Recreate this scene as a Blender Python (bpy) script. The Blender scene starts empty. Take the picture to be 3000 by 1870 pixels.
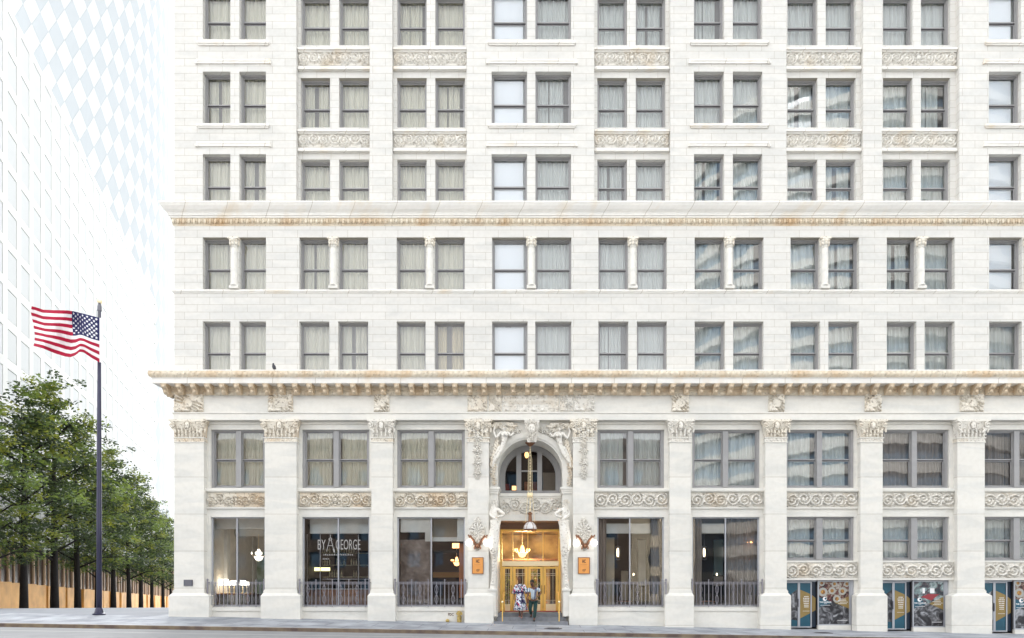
import bpy, bmesh, math, random
from mathutils import Vector, noise, Matrix
R = math.radians
sc = bpy.context.scene
col = sc.collection
CY, EYE, F = -28.0, 1.57, 1960.0
def px(x, Y=0.0): return (x - 1570.0) * (Y - CY) / F          # photo measure -> metres on the plane at depth Y
def pz(y, Y=0.0): return EYE + (1722.0 - y) * (Y - CY) / F

# ---------------------------------------------------------------- materials
def nt(name):
    m = bpy.data.materials.new(name); m.use_nodes = True
    n = m.node_tree.nodes; l = m.node_tree.links
    return m, n, l, n['Principled BSDF']
def rgb(c): return (c[0], c[1], c[2], 1)
def node(n, t, **k):
    o = n.new(t)
    for a, b in k.items():
        if a in o.inputs.keys(): o.inputs[a].default_value = b
        else: setattr(o, a, b)
    return o
def simple(name, c, rough=.6, metal=0., var=.0, scale=3., bump=0., c2=None, emit=0., spec=.5):
    m, n, l, p = nt(name)
    p.inputs['Base Color'].default_value = rgb(c); p.inputs['Roughness'].default_value = rough
    p.inputs['Metallic'].default_value = metal; p.inputs['Specular IOR Level'].default_value = spec
    if var or c2 or bump:
        tc = n.new('ShaderNodeTexCoord'); no = n.new('ShaderNodeTexNoise')
        no.inputs['Scale'].default_value = scale; no.inputs['Detail'].default_value = 6
        l.new(tc.outputs['Object'], no.inputs['Vector'])
        cr = n.new('ShaderNodeValToRGB'); cr.color_ramp.elements[0].position = .35; cr.color_ramp.elements[1].position = .65
        a = c2 if c2 else tuple(v * (1 - var) for v in c)
        cr.color_ramp.elements[0].color = rgb(a); cr.color_ramp.elements[1].color = rgb(c)
        l.new(no.outputs['Fac'], cr.inputs['Fac']); l.new(cr.outputs['Color'], p.inputs['Base Color'])
        if bump:
            b = n.new('ShaderNodeBump'); b.inputs['Strength'].default_value = bump; b.inputs['Distance'].default_value = .03
            l.new(no.outputs['Fac'], b.inputs['Height']); l.new(b.outputs['Normal'], p.inputs['Normal'])
    if emit:
        p.inputs['Emission Color'].default_value = rgb(c); p.inputs['Emission Strength'].default_value = emit
    return m
def stone(name, base=(.80, .79, .76), joint=None, stain=0., vein=.25, seed=0., carve=0., dirt=(.42, .29, .15), k=.88):
    base = tuple(v * k for v in base); dirt = tuple(v * k for v in dirt)
    """white marble: joints (brick pattern on X/Z), soft veins, optional tan stain"""
    m, n, l, p = nt(name)
    tc = n.new('ShaderNodeTexCoord'); sx = n.new('ShaderNodeSeparateXYZ'); l.new(tc.outputs['Object'], sx.inputs[0])
    ad = node(n, 'ShaderNodeMath', operation='ADD'); l.new(sx.outputs['X'], ad.inputs[0]); l.new(sx.outputs['Y'], ad.inputs[1])
    cx = n.new('ShaderNodeCombineXYZ'); l.new(ad.outputs[0], cx.inputs['X']); l.new(sx.outputs['Z'], cx.inputs['Y']); l.new(sx.outputs['Y'], cx.inputs['Z'])
    # veins
    mp = n.new('ShaderNodeMapping'); mp.inputs['Rotation'].default_value = (0, 0, R(50)); mp.inputs['Scale'].default_value = (.5, 2.2, 1)
    mp.inputs['Location'].default_value = (seed, seed * .7, 0)
    l.new(cx.outputs[0], mp.inputs['Vector'])
    nv = n.new('ShaderNodeTexNoise'); nv.inputs['Scale'].default_value = .9; nv.inputs['Detail'].default_value = 9; nv.inputs['Distortion'].default_value = .8
    l.new(mp.outputs[0], nv.inputs['Vector'])
    cr = n.new('ShaderNodeValToRGB'); e = cr.color_ramp.elements
    e[0].position = .38; e[0].color = rgb(tuple(base[i] * (1 - vein * (.8, .7, .6)[i]) for i in range(3)))
    e[1].position = .56; e[1].color = rgb(base)
    l.new(nv.outputs['Fac'], cr.inputs['Fac'])
    colr = cr.outputs['Color']
    # small grime
    ng = n.new('ShaderNodeTexNoise'); ng.inputs['Scale'].default_value = 6; ng.inputs['Detail'].default_value = 8; l.new(cx.outputs[0], ng.inputs['Vector'])
    gr = n.new('ShaderNodeValToRGB'); gr.color_ramp.elements[0].position = .3; gr.color_ramp.elements[0].color = (.95, .945, .935, 1)
    gr.color_ramp.elements[1].position = .6; gr.color_ramp.elements[1].color = (1, 1, 1, 1); l.new(ng.outputs['Fac'], gr.inputs['Fac'])
    mu = node(n, 'ShaderNodeMix', data_type='RGBA', blend_type='MULTIPLY'); mu.inputs[0].default_value = 1
    l.new(colr, mu.inputs[6]); l.new(gr.outputs['Color'], mu.inputs[7]); colr = mu.outputs[2]
    hgt = None
    if joint:
        bw, bh, ms = joint
        br = n.new('ShaderNodeTexBrick'); br.inputs['Scale'].default_value = 1; br.inputs['Brick Width'].default_value = bw
        br.inputs['Row Height'].default_value = bh; br.inputs['Mortar Size'].default_value = ms; br.inputs['Mortar Smooth'].default_value = .3
        br.inputs['Color1'].default_value = (1, 1, 1, 1); br.inputs['Color2'].default_value = (.95, .948, .945, 1); br.inputs['Mortar'].default_value = (.62, .58, .52, 1)
        br.offset = .5; br.squash = 1
        l.new(cx.outputs[0], br.inputs['Vector'])
        m2 = node(n, 'ShaderNodeMix', data_type='RGBA', blend_type='MULTIPLY'); m2.inputs[0].default_value = 1
        l.new(colr, m2.inputs[6]); l.new(br.outputs['Color'], m2.inputs[7]); colr = m2.outputs[2]
        hgt = br.outputs['Fac']
    if stain:
        n3 = n.new('ShaderNodeTexNoise'); n3.inputs['Scale'].default_value = 1.1; n3.inputs['Detail'].default_value = 7
        mp3 = n.new('ShaderNodeMapping'); mp3.inputs['Scale'].default_value = (1, .55, 1); l.new(cx.outputs[0], mp3.inputs['Vector']); l.new(mp3.outputs[0], n3.inputs['Vector'])
        r3 = n.new('ShaderNodeValToRGB'); r3.color_ramp.elements[0].position = .62 - stain * .35; r3.color_ramp.elements[0].color = (0, 0, 0, 1)
        r3.color_ramp.elements[1].position = .9 - stain * .35; r3.color_ramp.elements[1].color = (1, 1, 1, 1)
        l.new(n3.outputs['Fac'], r3.inputs['Fac'])
        m3 = node(n, 'ShaderNodeMix', data_type='RGBA', blend_type='MIX'); l.new(r3.outputs['Color'], m3.inputs[0])
        l.new(colr, m3.inputs[6]); m3.inputs[7].default_value = rgb(dirt); colr = m3.outputs[2]
    if carve:   # dark specks: crevice dirt, with shade painted in for relief contrast
        vo = n.new('ShaderNodeTexNoise'); vo.inputs['Scale'].default_value = 11; vo.inputs['Detail'].default_value = 3; l.new(cx.outputs[0], vo.inputs['Vector'])
        r4 = n.new('ShaderNodeValToRGB'); r4.color_ramp.elements[0].position = .37; r4.color_ramp.elements[0].color = (1, 1, 1, 1)
        r4.color_ramp.elements[1].position = .42; r4.color_ramp.elements[1].color = (0, 0, 0, 1); l.new(vo.outputs['Fac'], r4.inputs['Fac'])
        mm = node(n, 'ShaderNodeMath', operation='MULTIPLY'); l.new(r4.outputs['Color'], mm.inputs[0]); mm.inputs[1].default_value = carve
        m4 = node(n, 'ShaderNodeMix', data_type='RGBA', blend_type='MIX'); l.new(mm.outputs[0], m4.inputs[0])
        l.new(colr, m4.inputs[6]); m4.inputs[7].default_value = (.17, .12, .075, 1); colr = m4.outputs[2]
    l.new(colr, p.inputs['Base Color']); p.inputs['Roughness'].default_value = .55; p.inputs['Specular IOR Level'].default_value = .35
    b = n.new('ShaderNodeBump'); b.inputs['Strength'].default_value = .35; b.inputs['Distance'].default_value = .012
    if hgt:
        iv = node(n, 'ShaderNodeMath', operation='SUBTRACT'); iv.inputs[0].default_value = 1; l.new(hgt, iv.inputs[1]); l.new(iv.outputs[0], b.inputs['Height'])
    else: l.new(ng.outputs['Fac'], b.inputs['Height'])
    l.new(b.outputs['Normal'], p.inputs['Normal'])
    return m
def glass(name, refl=.10, tint=(.93, .96, .95), wav=.15):
    m, n, l, p = nt(name); n.remove(p); out = n['Material Output']
    tr = n.new('ShaderNodeBsdfTransparent'); tr.inputs['Color'].default_value = rgb(tint)
    gl = n.new('ShaderNodeBsdfGlossy'); gl.inputs['Roughness'].default_value = .015; gl.inputs['Color'].default_value = (1, 1, 1, 1)
    fr = n.new('ShaderNodeFresnel'); fr.inputs['IOR'].default_value = 1.5
    ad = node(n, 'ShaderNodeMath', operation='ADD'); l.new(fr.outputs[0], ad.inputs[0]); ad.inputs[1].default_value = refl; ad.use_clamp = True
    mx = n.new('ShaderNodeMixShader'); l.new(ad.outputs[0], mx.inputs[0]); l.new(tr.outputs[0], mx.inputs[1]); l.new(gl.outputs[0], mx.inputs[2])
    tc = n.new('ShaderNodeTexCoord'); no = n.new('ShaderNodeTexNoise'); no.inputs['Scale'].default_value = .9; no.inputs['Detail'].default_value = 1
    l.new(tc.outputs['Object'], no.inputs['Vector'])
    b = n.new('ShaderNodeBump'); b.inputs['Strength'].default_value = wav; b.inputs['Distance'].default_value = .05
    l.new(no.outputs['Fac'], b.inputs['Height']); l.new(b.outputs['Normal'], gl.inputs['Normal'])
    l.new(mx.outputs[0], out.inputs['Surface'])
    return m
def cloth(name, c, trans=.3):
    m, n, l, p = nt(name); out = n['Material Output']
    p.inputs['Base Color'].default_value = rgb(c); p.inputs['Roughness'].default_value = .9
    t = n.new('ShaderNodeBsdfTranslucent'); t.inputs['Color'].default_value = rgb(c)
    mx = n.new('ShaderNodeMixShader'); mx.inputs[0].default_value = trans
    l.new(p.outputs[0], mx.inputs[1]); l.new(t.outputs[0], mx.inputs[2]); l.new(mx.outputs[0], out.inputs['Surface'])
    return m
def dbl(m): return m
ASH = stone('marble_ashlar', (.835, .815, .765), joint=(1.05, .312, .008), vein=.10, k=.785)
ASHB = stone('marble_ashlar_bay', (.835, .815, .765), joint=(1.2, .312, .007), vein=.08, seed=4, k=.80)
SLAB = stone('marble_slab', (.84, .815, .75), joint=(300., 1.55, .010), vein=.13, seed=9)
PLAIN = stone('marble_plain', (.84, .815, .75), vein=.13, seed=2)
CORN = stone('marble_cornice', (.81, .785, .735), joint=(1.75, 30., .014), vein=.08, stain=.2, dirt=(.68, .57, .42), seed=6, k=.98)
TAN = stone('marble_stained', (.82, .73, .58), vein=.12, stain=.5, dirt=(.66, .47, .28), seed=3, carve=.35)
CARV = stone('marble_carved', (.86, .80, .69), vein=.08, stain=.4, dirt=(.72, .56, .38), seed=5, carve=.6, k=.90)
CARVW = stone('marble_carved_pale', (.88, .845, .77), vein=.08, stain=.25, dirt=(.74, .64, .50), seed=7, carve=.42, k=.86)
FRAME = simple('window_grey_paint', (.31, .305, .305), .45, var=.08)
SASH = simple('window_dark_sash', (.06, .055, .06), .4)
GLASS = glass('window_glass', .06, (.97, .98, .975), .08)
GLASSB = glass('shop_glass', .015, (.97, .98, .98), .06)
LIN = simple('room_white', (.86, .86, .80), .8)
CUR1 = cloth('curtain_cream', (.92, .90, .77)); CUR2 = cloth('curtain_grey_reflection', (.82, .86, .84)); CUR3 = cloth('curtain_taupe', (.30, .26, .23), .1)  # cream and grey split of like curtains stands in for reflections
CURW = cloth('curtain_warm', (.88, .79, .58))
BLIND = simple('blind_white', (.86, .89, .93), .7)
GOLD = simple('polished_brass', (.98, .64, .18), .3, .5, var=.12, scale=2)
GOLDL = simple('satin_brass', (.98, .84, .56), .38, .4)
BRONZE = simple('bronze', (.26, .13, .075), .45, .7)
IRON = simple('wrought_iron', (.16, .16, .18), .5, .3)
DIM = simple('room_dim', (.16, .15, .14), .8)  # dark back sheet paints in the dimness of the room behind
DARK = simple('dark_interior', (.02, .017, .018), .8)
WOOD = simple('wood_panel', (.33, .16, .09), .5, var=.3, scale=4)

# ---------------------------------------------------------------- mesh builder
class MB:
    def __init__(s): s.v = []; s.f = []; s.m = []; s.mats = []; s.cur = 0
    def mat(s, m):
        if m not in s.mats: s.mats.append(m)
        s.cur = s.mats.index(m); return s
    def quad(s, a, b, c, d):
        i = len(s.v); s.v += [a, b, c, d]; s.f.append((i, i + 1, i + 2, i + 3)); s.m.append(s.cur)
    def poly(s, pts):
        i = len(s.v); s.v += list(pts); s.f.append(tuple(range(i, i + len(pts)))); s.m.append(s.cur)
    def mesh(s, vs, fs):
        i = len(s.v); s.v += list(vs); s.f += [tuple(i + k for k in f) for f in fs]; s.m += [s.cur] * len(fs)
    def box(s, x0, x1, y0, y1, z0, z1):
        v = [(x0, y0, z0), (x1, y0, z0), (x1, y1, z0), (x0, y1, z0), (x0, y0, z1), (x1, y0, z1), (x1, y1, z1), (x0, y1, z1)]
        s.mesh(v, [(0, 3, 2, 1), (4, 5, 6, 7), (0, 1, 5, 4), (1, 2, 6, 5), (2, 3, 7, 6), (3, 0, 4, 7)])
    def tube(s, pts, rad, n=8, cap=True):
        pts = [Vector(p) for p in pts]; rs = rad if isinstance(rad, (list, tuple)) else [rad] * len(pts)
        vs = []; up = None
        for i, p in enumerate(pts):
            d = (pts[min(i + 1, len(pts) - 1)] - pts[max(i - 1, 0)]).normalized()
            if up is None: up = Vector((0, 0, 1)) if abs(d.z) < .9 else Vector((1, 0, 0))
            a = d.cross(up).normalized(); b = d.cross(a).normalized(); up = -b if False else up
            for k in range(n):
                t = 2 * math.pi * k / n; vs.append(tuple(p + (a * math.cos(t) + b * math.sin(t)) * rs[i]))
        fs = [(i * n + k, i * n + (k + 1) % n, (i + 1) * n + (k + 1) % n, (i + 1) * n + k) for i in range(len(pts) - 1) for k in range(n)]
        if cap: fs += [tuple(range(n))[::-1], tuple(range((len(pts) - 1) * n, len(pts) * n))]
        s.mesh(vs, fs)
    def lathe(s, prof, c, n=16):
        vs = [(c[0] + r * math.cos(2 * math.pi * k / n), c[1] + r * math.sin(2 * math.pi * k / n), c[2] + z) for r, z in prof for k in range(n)]
        fs = [(i * n + k, i * n + (k + 1) % n, (i + 1) * n + (k + 1) % n, (i + 1) * n + k) for i in range(len(prof) - 1) for k in range(n)]
        s.mesh(vs, fs)
    def ell(s, c, r, n=8, mrings=5, rot=0.):
        """ellipsoid, rotated in the X/Z plane"""
        vs = []; ca, sa = math.cos(rot), math.sin(rot)
        for i in range(mrings + 1):
            t = math.pi * i / mrings
            for k in range(n):
                a = 2 * math.pi * k / n
                x, y, z = r[0] * math.sin(t) * math.cos(a), r[1] * math.sin(t) * math.sin(a), r[2] * math.cos(t)
                vs.append((c[0] + x * ca - z * sa, c[1] + y, c[2] + x * sa + z * ca))
        fs = [(i * n + k, (i + 1) * n + k, (i + 1) * n + (k + 1) % n, i * n + (k + 1) % n) for i in range(mrings) for k in range(n)]
        s.mesh(vs, fs)
    def build(s, name, parent=None, mat=None, smooth=False, loc=None):
        me = bpy.data.meshes.new(name); me.from_pydata([tuple(v) for v in s.v], [], s.f)
        mats = s.mats or [mat]
        for m in mats: me.materials.append(m)
        if s.mats: me.polygons.foreach_set('material_index', s.m)
        if smooth: me.polygons.foreach_set('use_smooth', [True] * len(s.f))
        me.update()
        o = bpy.data.objects.new(name, me); col.objects.link(o)
        if parent: o.parent = parent
        if loc: o.location = loc
        return o
def link(name, me, parent=None, loc=(0, 0, 0)):
    o = bpy.data.objects.new(name, me); col.objects.link(o); o.parent = parent; o.location = loc; return o
def tag(o, label=None, cat=None, group=None, kind=None):
    if label: o['label'] = label
    if cat: o['category'] = cat
    if group: o['group'] = group
    if kind: o['kind'] = kind
    return o
def empty(name, loc=(0, 0, 0), label=None, cat=None, group=None):
    o = bpy.data.objects.new(name, None); col.objects.link(o); o.location = loc; o.empty_display_size = .3
    return tag(o, label, cat, group)
def copy_tree(o, parent=None):
    c = o.copy(); col.objects.link(c); c.parent = parent
    for ch in list(o.children): copy_tree(ch, c)
    return c
def wall(mb, x0, x1, z0, z1, holes, Y, rev, x0b=None):
    """flat wall at depth Y with rectangular holes and stone reveals of depth rev"""
    xs = sorted(set([x0, x1] + [h[0] for h in holes] + [h[1] for h in holes])); zs = sorted(set([z0, z1] + [h[2] for h in holes] + [h[3] for h in holes]))
    xs = [x for x in xs if x0 <= x <= x1]; zs = [z for z in zs if z0 <= z <= z1]
    for i in range(len(xs) - 1):
        for j in range(len(zs) - 1):
            cx, cz = (xs[i] + xs[i + 1]) / 2, (zs[j] + zs[j + 1]) / 2
            if any(h[0] < cx < h[1] and h[2] < cz < h[3] for h in holes): continue
            mb.quad((xs[i], Y, zs[j]), (xs[i + 1], Y, zs[j]), (xs[i + 1], Y, zs[j + 1]), (xs[i], Y, zs[j + 1]))
    for h in holes:
        a, b, c, d = h[:4]; Y2 = Y + (h[4] if len(h) > 4 else rev)
        mb.quad((a, Y, c), (a, Y, d), (a, Y2, d), (a, Y2, c)); mb.quad((b, Y, d), (b, Y, c), (b, Y2, c), (b, Y2, d))
        mb.quad((a, Y, d), (b, Y, d), (b, Y2, d), (a, Y2, d)); mb.quad((a, Y, c), (a, Y2, c), (b, Y2, c), (b, Y, c))
def relief(fn, w, h, depth, step=.03, mb=None, ox=0., oy=0., oz=0., border=True):
    """carved stone: a height field on the X/Z plane, raised towards -Y"""
    nx, nz = max(2, int(w / step)), max(2, int(h / step)); vs = []
    for j in range(nz + 1):
        for i in range(nx + 1):
            u, v = w * i / nx, h * j / nz
            e = 0 if border and (i in (0, nx) or j in (0, nz)) else 1
            vs.append((ox + u, oy - depth * max(0., min(1.3, fn(u, v))) * e, oz + v))
    fs = [(j * (nx + 1) + i, j * (nx + 1) + i + 1, (j + 1) * (nx + 1) + i + 1, (j + 1) * (nx + 1) + i) for j in range(nz) for i in range(nx)]
    mb.mesh(vs, fs)
def nz3(x, y, z=0.): return noise.noise(Vector((x, y, z)))
def scrolls(w, h, n, seed=0, medal=True):
    """rinceau: a row of leafy spirals either side of a centre medallion"""
    Rr = min(h * .52, w / n * .55); cs = []
    for k in range(n):
        cx = w * (k + .5) / n
        if medal and abs(cx - w / 2) < Rr * .5: cs.append((cx, h / 2, Rr, 2)); continue
        cs.append((cx, h / 2 + (.06 * h if k % 2 else -.06 * h), Rr, 1 if (k % 2) else -1))
    def f(u, v):
        b = .10
        for cx, cz, r0, kd in cs:
            dx, dz = u - cx, v - cz; r = math.hypot(dx, dz)
            if r > r0 * 1.25: continue
            t = math.atan2(dz, dx)
            if kd == 2:
                q = r / r0
                b = max(b, .9 if q < .38 else (.25 if q < .5 else (1. if q < .62 else (.2 if q < .7 else .75 * (.5 + .5 * math.cos(t * 8)) * (q < 1.05)))))
            else:
                ph = r / r0 * 2.1 - kd * t / (2 * math.pi)
                rg = .5 + .5 * math.cos(2 * math.pi * ph); leaf = .55 + .45 * math.cos(t * 9 + r * 20)
                b = max(b, (rg ** 1.2) * (.6 + .4 * leaf) * (1 if r < r0 else 1 - (r / r0 - 1) * 4) + (.5 if r < r0 * .16 else 0))
        nn = nz3(u * 12 + seed, v * 12, seed)
        q = max(0., min(1., (b + nn * .28 - .30) / .22)); q = q * q * (3 - 2 * q)
        return .04 + q * (.78 + nn * .25)
    return f
# ================================================================ THE HOTEL
def zfac(X): return .047 - .0213 * X
hotel = empty('hotel_building', (0, 0, 0), 'tall white marble hotel facade with carved cornices, paired sash windows and gilded arched entrance', 'building')
XL = px(510); XR = px(3330); ZTOP = pz(-230); YW = .28; DEEP = 14.
# ---- sash windows
wcache = {}
def bars(mb, x0, x1, z0, z1, t, y0, y1, tb=None, tt=None):
    tb = t if tb is None else tb; tt = t if tt is None else tt
    mb.box(x0, x0 + t, y0, y1, z0, z1); mb.box(x1 - t, x1, y0, y1, z0, z1)
    mb.box(x0 + t, x1 - t, y0, y1, z0, z0 + tb); mb.box(x0 + t, x1 - t, y0, y1, z1 - tt, z1)
def win_meshes(w, h, rail, panes, deep=.5):
    key = (round(w, 2), round(h, 2), rail, len(panes))
    if key in wcache: return wcache[key]
    f = MB().mat(FRAME); ca = panes[0][0]
    f.box(0, ca, 0, .16, 0, h); f.box(w - ca, w, 0, .16, 0, h); f.box(ca, w - ca, 0, .16, h - .06, h); f.box(ca, w - ca, 0, .16, 0, .05)
    for k in range(len(panes) - 1): f.box(panes[k][1], panes[k + 1][0], -.03, .16, .05, h - .06)
    zr = h * rail; s = MB().mat(FRAME); g = MB().mat(GLASS)
    for a, b in panes:
        f.mat(FRAME); bars(f, a, b, .05, h - .06, .02, .05, .16)
        s.mat(FRAME); bars(s, a + .02, b - .02, zr, h - .08, .028, .08, .12, .045)
        s.mat(SASH); s.box(a + .02, b - .02, .125, .16, zr - .035, zr + .02); s.mat(FRAME); bars(s, a + .02, b - .02, .08, zr - .035, .032, .13, .16, .06, .02)
        g.quad((a + .03, .10, zr), (b - .03, .10, zr), (b - .03, .10, h - .08), (a + .03, .10, h - .08))
        g.quad((a + .03, .145, .08), (b - .03, .145, .08), (b - .03, .145, zr), (a + .03, .145, zr))
    r = MB().mat(LIN); e = .10
    x0, x1, z0, z1, y0, y1 = -e, w + e, -.06, h + .03, .16, .16 + deep
    r.quad((x0, y0, z1), (x1, y0, z1), (x1, y1, z1), (x0, y1, z1)); r.quad((x0, y0, z0), (x1, y0, z0), (x1, y1, z0), (x0, y1, z0))
    r.quad((x0, y0, z0), (x0, y0, z1), (x0, y1, z1), (x0, y1, z0)); r.quad((x1, y0, z0), (x1, y0, z1), (x1, y1, z1), (x1, y1, z0))
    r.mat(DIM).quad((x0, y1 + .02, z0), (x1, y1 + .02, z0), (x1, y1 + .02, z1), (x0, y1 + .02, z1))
    bl = MB().mat(BLIND); bl.box(ca - .0, w - ca - .12, .19, .20, .0, h - .10)
    out = dict(w=w, h=h, frame=f, sash=s, pane=g, lining=r, blind=bl, cur={})
    for k in ('frame', 'sash', 'pane', 'lining', 'blind'):
        o = out[k].build(k); out[k] = o.data; bpy.data.objects.remove(o)
    wcache[key] = out; return out
def curtain_mesh(w, h, mat, y, seed, gap=0., amp=.045):
    m = MB().mat(mat); n = max(24, int(w * 34)); rnd = random.Random(seed); ph = rnd.random() * 6; vs = []
    rows = [0, h * .5, h * .88, h]
    for z in rows:
        for i in range(n + 1):
            u = w * i / n
            q = math.sin(u * 44 + ph + 2.2 * math.sin(u * 5 + ph)) * amp * (1.35 if z == h else 1) + amp * .8 * math.sin(u * 17 + ph * 2)
            vs.append((u, y + q, z))
    fs = [(j * (n + 1) + i, j * (n + 1) + i + 1, (j + 1) * (n + 1) + i + 1, (j + 1) * (n + 1) + i) for j in range(3) for i in range(n)]
    m.mesh(vs, fs); o = m.build('c', smooth=True); me = o.data; bpy.data.objects.remove(o); return me
def add_window(name, X0, X1, Z0, Z1, Y, rail, panes, cur, blind=False, seed=0, deep=.27):
    w, h = X1 - X0, Z1 - Z0; M = win_meshes(w, h, rail, panes, deep)
    f = link(name, M['frame'], hotel, (X0, Y, Z0))
    link('sash', M['sash'], f); link('glass_pane', M['pane'], f); link('room_lining', M['lining'], f)
    if blind: link('roller_blind', M['blind'], f)
    part_ = seed % 7 in (2, 5) or (w > 2 and seed % 3 == 1); k = (cur.name, seed % 4, part_)
    if part_:
        if k not in M['cur']: M['cur'][k] = curtain_mesh(w * (.42 if w > 2 else .40), h + .02, cur, .16 + deep - .09, seed % 4)
        link('curtain', M['cur'][k], f, (-.05, 0, -.02)); q_ = w * (.42 if w > 2 else .40) - .05; g_ = (.03, .10, .16)[seed % 3] * w; link('curtain', M['cur'][k], f, (q_ + g_, 0, -.02))
    else:
        if k not in M['cur']: M['cur'][k] = curtain_mesh(w + .1, h + .02, cur, .16 + deep - .09, seed % 4)
        link('curtain', M['cur'][k], f, (-.05, 0, -.02))
    return f
def single(X0, X1, Z0, Z1, Y, cur, blind, seed, rail=.43):
    ca = .05; return add_window('sash_window', X0, X1, Z0, Z1, Y, rail, [(ca, X1 - X0 - ca)], cur, blind, seed)
colsU = {1: 'A', 2: 'B', 3: 'B', 4: 'A', 5: 'B', 6: 'A', 7: 'B', 8: 'B', 9: 'A'}
wx = {1: (594, 675, 701, 779), 2: (880.5, 967, 993, 1081), 3: (1163, 1250, 1275, 1362), 4: (1440, 1544, 1568.5, 1673), 5: (1750, 1837, 1862.5, 1950),
      6: (2033, 2121, 2147, 2233.5), 7: (2307, 2395, 2419, 2507), 8: (2587, 2673.5, 2698, 2784), 9: (2897, 2992, 3025, 3118)}
rec = {2: (868, 1083), 3: (1149, 1367), 5: (1741, 1964), 7: (2304, 2529), 8: (2584, 2811)}
wm = {1: (594, 675, 701, 779), 2: (877, 965, 990.5, 1078.5), 3: (1162, 1247, 1273, 1361.6), 4: (1441.5, 1545.5, 1568, 1674), 5: (1753, 1841, 1866, 1954),
      6: (2035, 2124, 2148, 2237), 7: (2316, 2403, 2427, 2517), 8: (2598, 2685, 2709, 2797), 9: (2898, 2994, 3027, 3120)}
curs = {1: CUR1, 2: CUR1, 3: CUR1, 4: CUR2, 5: CUR2, 6: CUR2, 7: CUR2, 8: CUR2, 9: CUR2}
u = MB().mat(ASH); holes = []; todo = []
RB = .25
for b, t in colsU.items():
    w4 = wx[b]
    if t == 'A':
        for (yt, yb) in ((-32, 115), (210, 361), (452, 604)):
            for k in (0, 2):
                h = (px(w4[k]), px(w4[k + 1]), pz(yb), pz(yt)); holes.append(h); todo.append((h, .2, b, k))
    else:
        r0 = rec[b]; holes.append((px(r0[0]), px(r0[1]), pz(603), ZTOP - .3, RB))
wall(u, XL, XR, pz(612), ZTOP, holes, 0, .2)
u.mat(ASHB)
for b, t in colsU.items():
    if t == 'B':
        r0 = rec[b]; hb = []
        for (yt, yb) in ((-13, 133), (229, 374), (468, 602)):
            for k in (0, 2):
                h = (px(wx[b][k], RB), px(wx[b][k + 1], RB), pz(yb, RB), pz(yt, RB)); hb.append(h); todo.append((h, RB + .16, b, k))
        wall(u, px(r0[0]), px(r0[1]), pz(603), ZTOP - .3, hb, RB, .16)
# lower two office floors, plane 0
u.mat(ASH); holes = []
for b in range(1, 10):
    for (yt, yb) in ((696, 849), (942, 1097)):
        for k in (0, 2):
            h = (px(wm[b][k]), px(wm[b][k + 1]), pz(yb), pz(yt)); holes.append(h); todo.append((h, .2, b, k))
wall(u, XL, XR, pz(1100), pz(612), holes, 0, .2)
# side walls, back and top (real volume)
u.quad((XL, 0, zfac(XL) - .5), (XL, 0, ZTOP), (XL, DEEP, ZTOP), (XL, DEEP, zfac(XL) - .5)); u.quad((XR, 0, -2), (XR, 0, ZTOP), (XR, DEEP, ZTOP), (XR, DEEP, -2))
ZT2 = 62.  # blank wall added above the view so the hotel shades the street
u.mat(ASH).quad((XL, 0, ZTOP), (XR, 0, ZTOP), (XR, 0, ZT2), (XL, 0, ZT2)); u.quad((XL, DEEP, ZTOP), (XL, 0, ZTOP), (XL, 0, ZT2), (XL, DEEP, ZT2)); u.quad((XR, 0, ZTOP), (XR, DEEP, ZTOP), (XR, DEEP, ZT2), (XR, 0, ZT2)); u.quad((XR, DEEP, ZTOP), (XL, DEEP, ZTOP), (XL, DEEP, ZT2), (XR, DEEP, ZT2))
u.quad((XL, 0, ZT2), (XR, 0, ZT2), (XR, DEEP, ZT2), (XL, DEEP, ZT2)); u.quad((XL, DEEP, -2), (XR, DEEP, -2), (XR, DEEP, ZTOP), (XL, DEEP, ZTOP))
u.build('wall', hotel)
for i, (h, Y, b, k) in enumerate(todo):
    bl = (b in (4, 9) and k == 0) and not (b == 9 and h[3] < pz(930))
    c = curs[b]
    if b == 3 and k == 2 and h[3] < pz(930): c = CURW
    single(h[0], h[1], h[2], h[3], Y, c, bl, i)
# sills, string bars and carved spandrels of the upper floors
for b, x0, x1 in ((1, 579, 790), (4, 1430, 1687), (6, 2021, 2252), (9, 2884, 3132)):
    for dy in (0, 242):
        m = MB().mat(CORN); a, c = px(x0), px(x1)
        m.box(a, c, -.10, .0, pz(131 + dy), pz(125 + dy)); m.box(a + .04, c - .04, -.06, 0, pz(135 + dy), pz(131 + dy)); m.build('window_sill', hotel)
        m = MB().mat(CORN); m.box(a - .03, c + .03, -.07, 0, pz(182 + dy), pz(176 + dy)); m.box(a - .06, c + .06, -.05, 0, pz(188 + dy), pz(182 + dy))
        for e in (a - .07, c - .02): m.box(e, e + .09, -.10, 0, pz(190 + dy), pz(184 + dy))
        m.build('string_bar', hotel)
for b, (r0, r1) in rec.items():
    a, c = px(r0) + .02, px(r1) - .02
    for q, dy in enumerate((0, 240)):
        m = MB().mat(CORN)
        m.box(a, c, .06, RB, pz(146 + dy, .1), pz(141 + dy, .1)); m.box(a, c, .13, RB, pz(150 + dy, .1), pz(146 + dy, .1))
        m.box(a, c, .14, RB, pz(196 + dy, .1), pz(191 + dy, .1)); m.box(a, c, .10, RB, pz(202 + dy, .1), pz(196 + dy, .1))
        m.build('spandrel_moulding', hotel)
        m = MB().mat(CARVW); w_, h_ = c - a, pz(151 + dy, .2) - pz(190 + dy, .2)
        relief(scrolls(w_, h_, 7, seed=b + q * 3, medal=(q == 0)), w_, h_, .12, .026, m, a, .235, pz(190 + dy, .2)); m.build('carved_spandrel', hotel, smooth=True)
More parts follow.
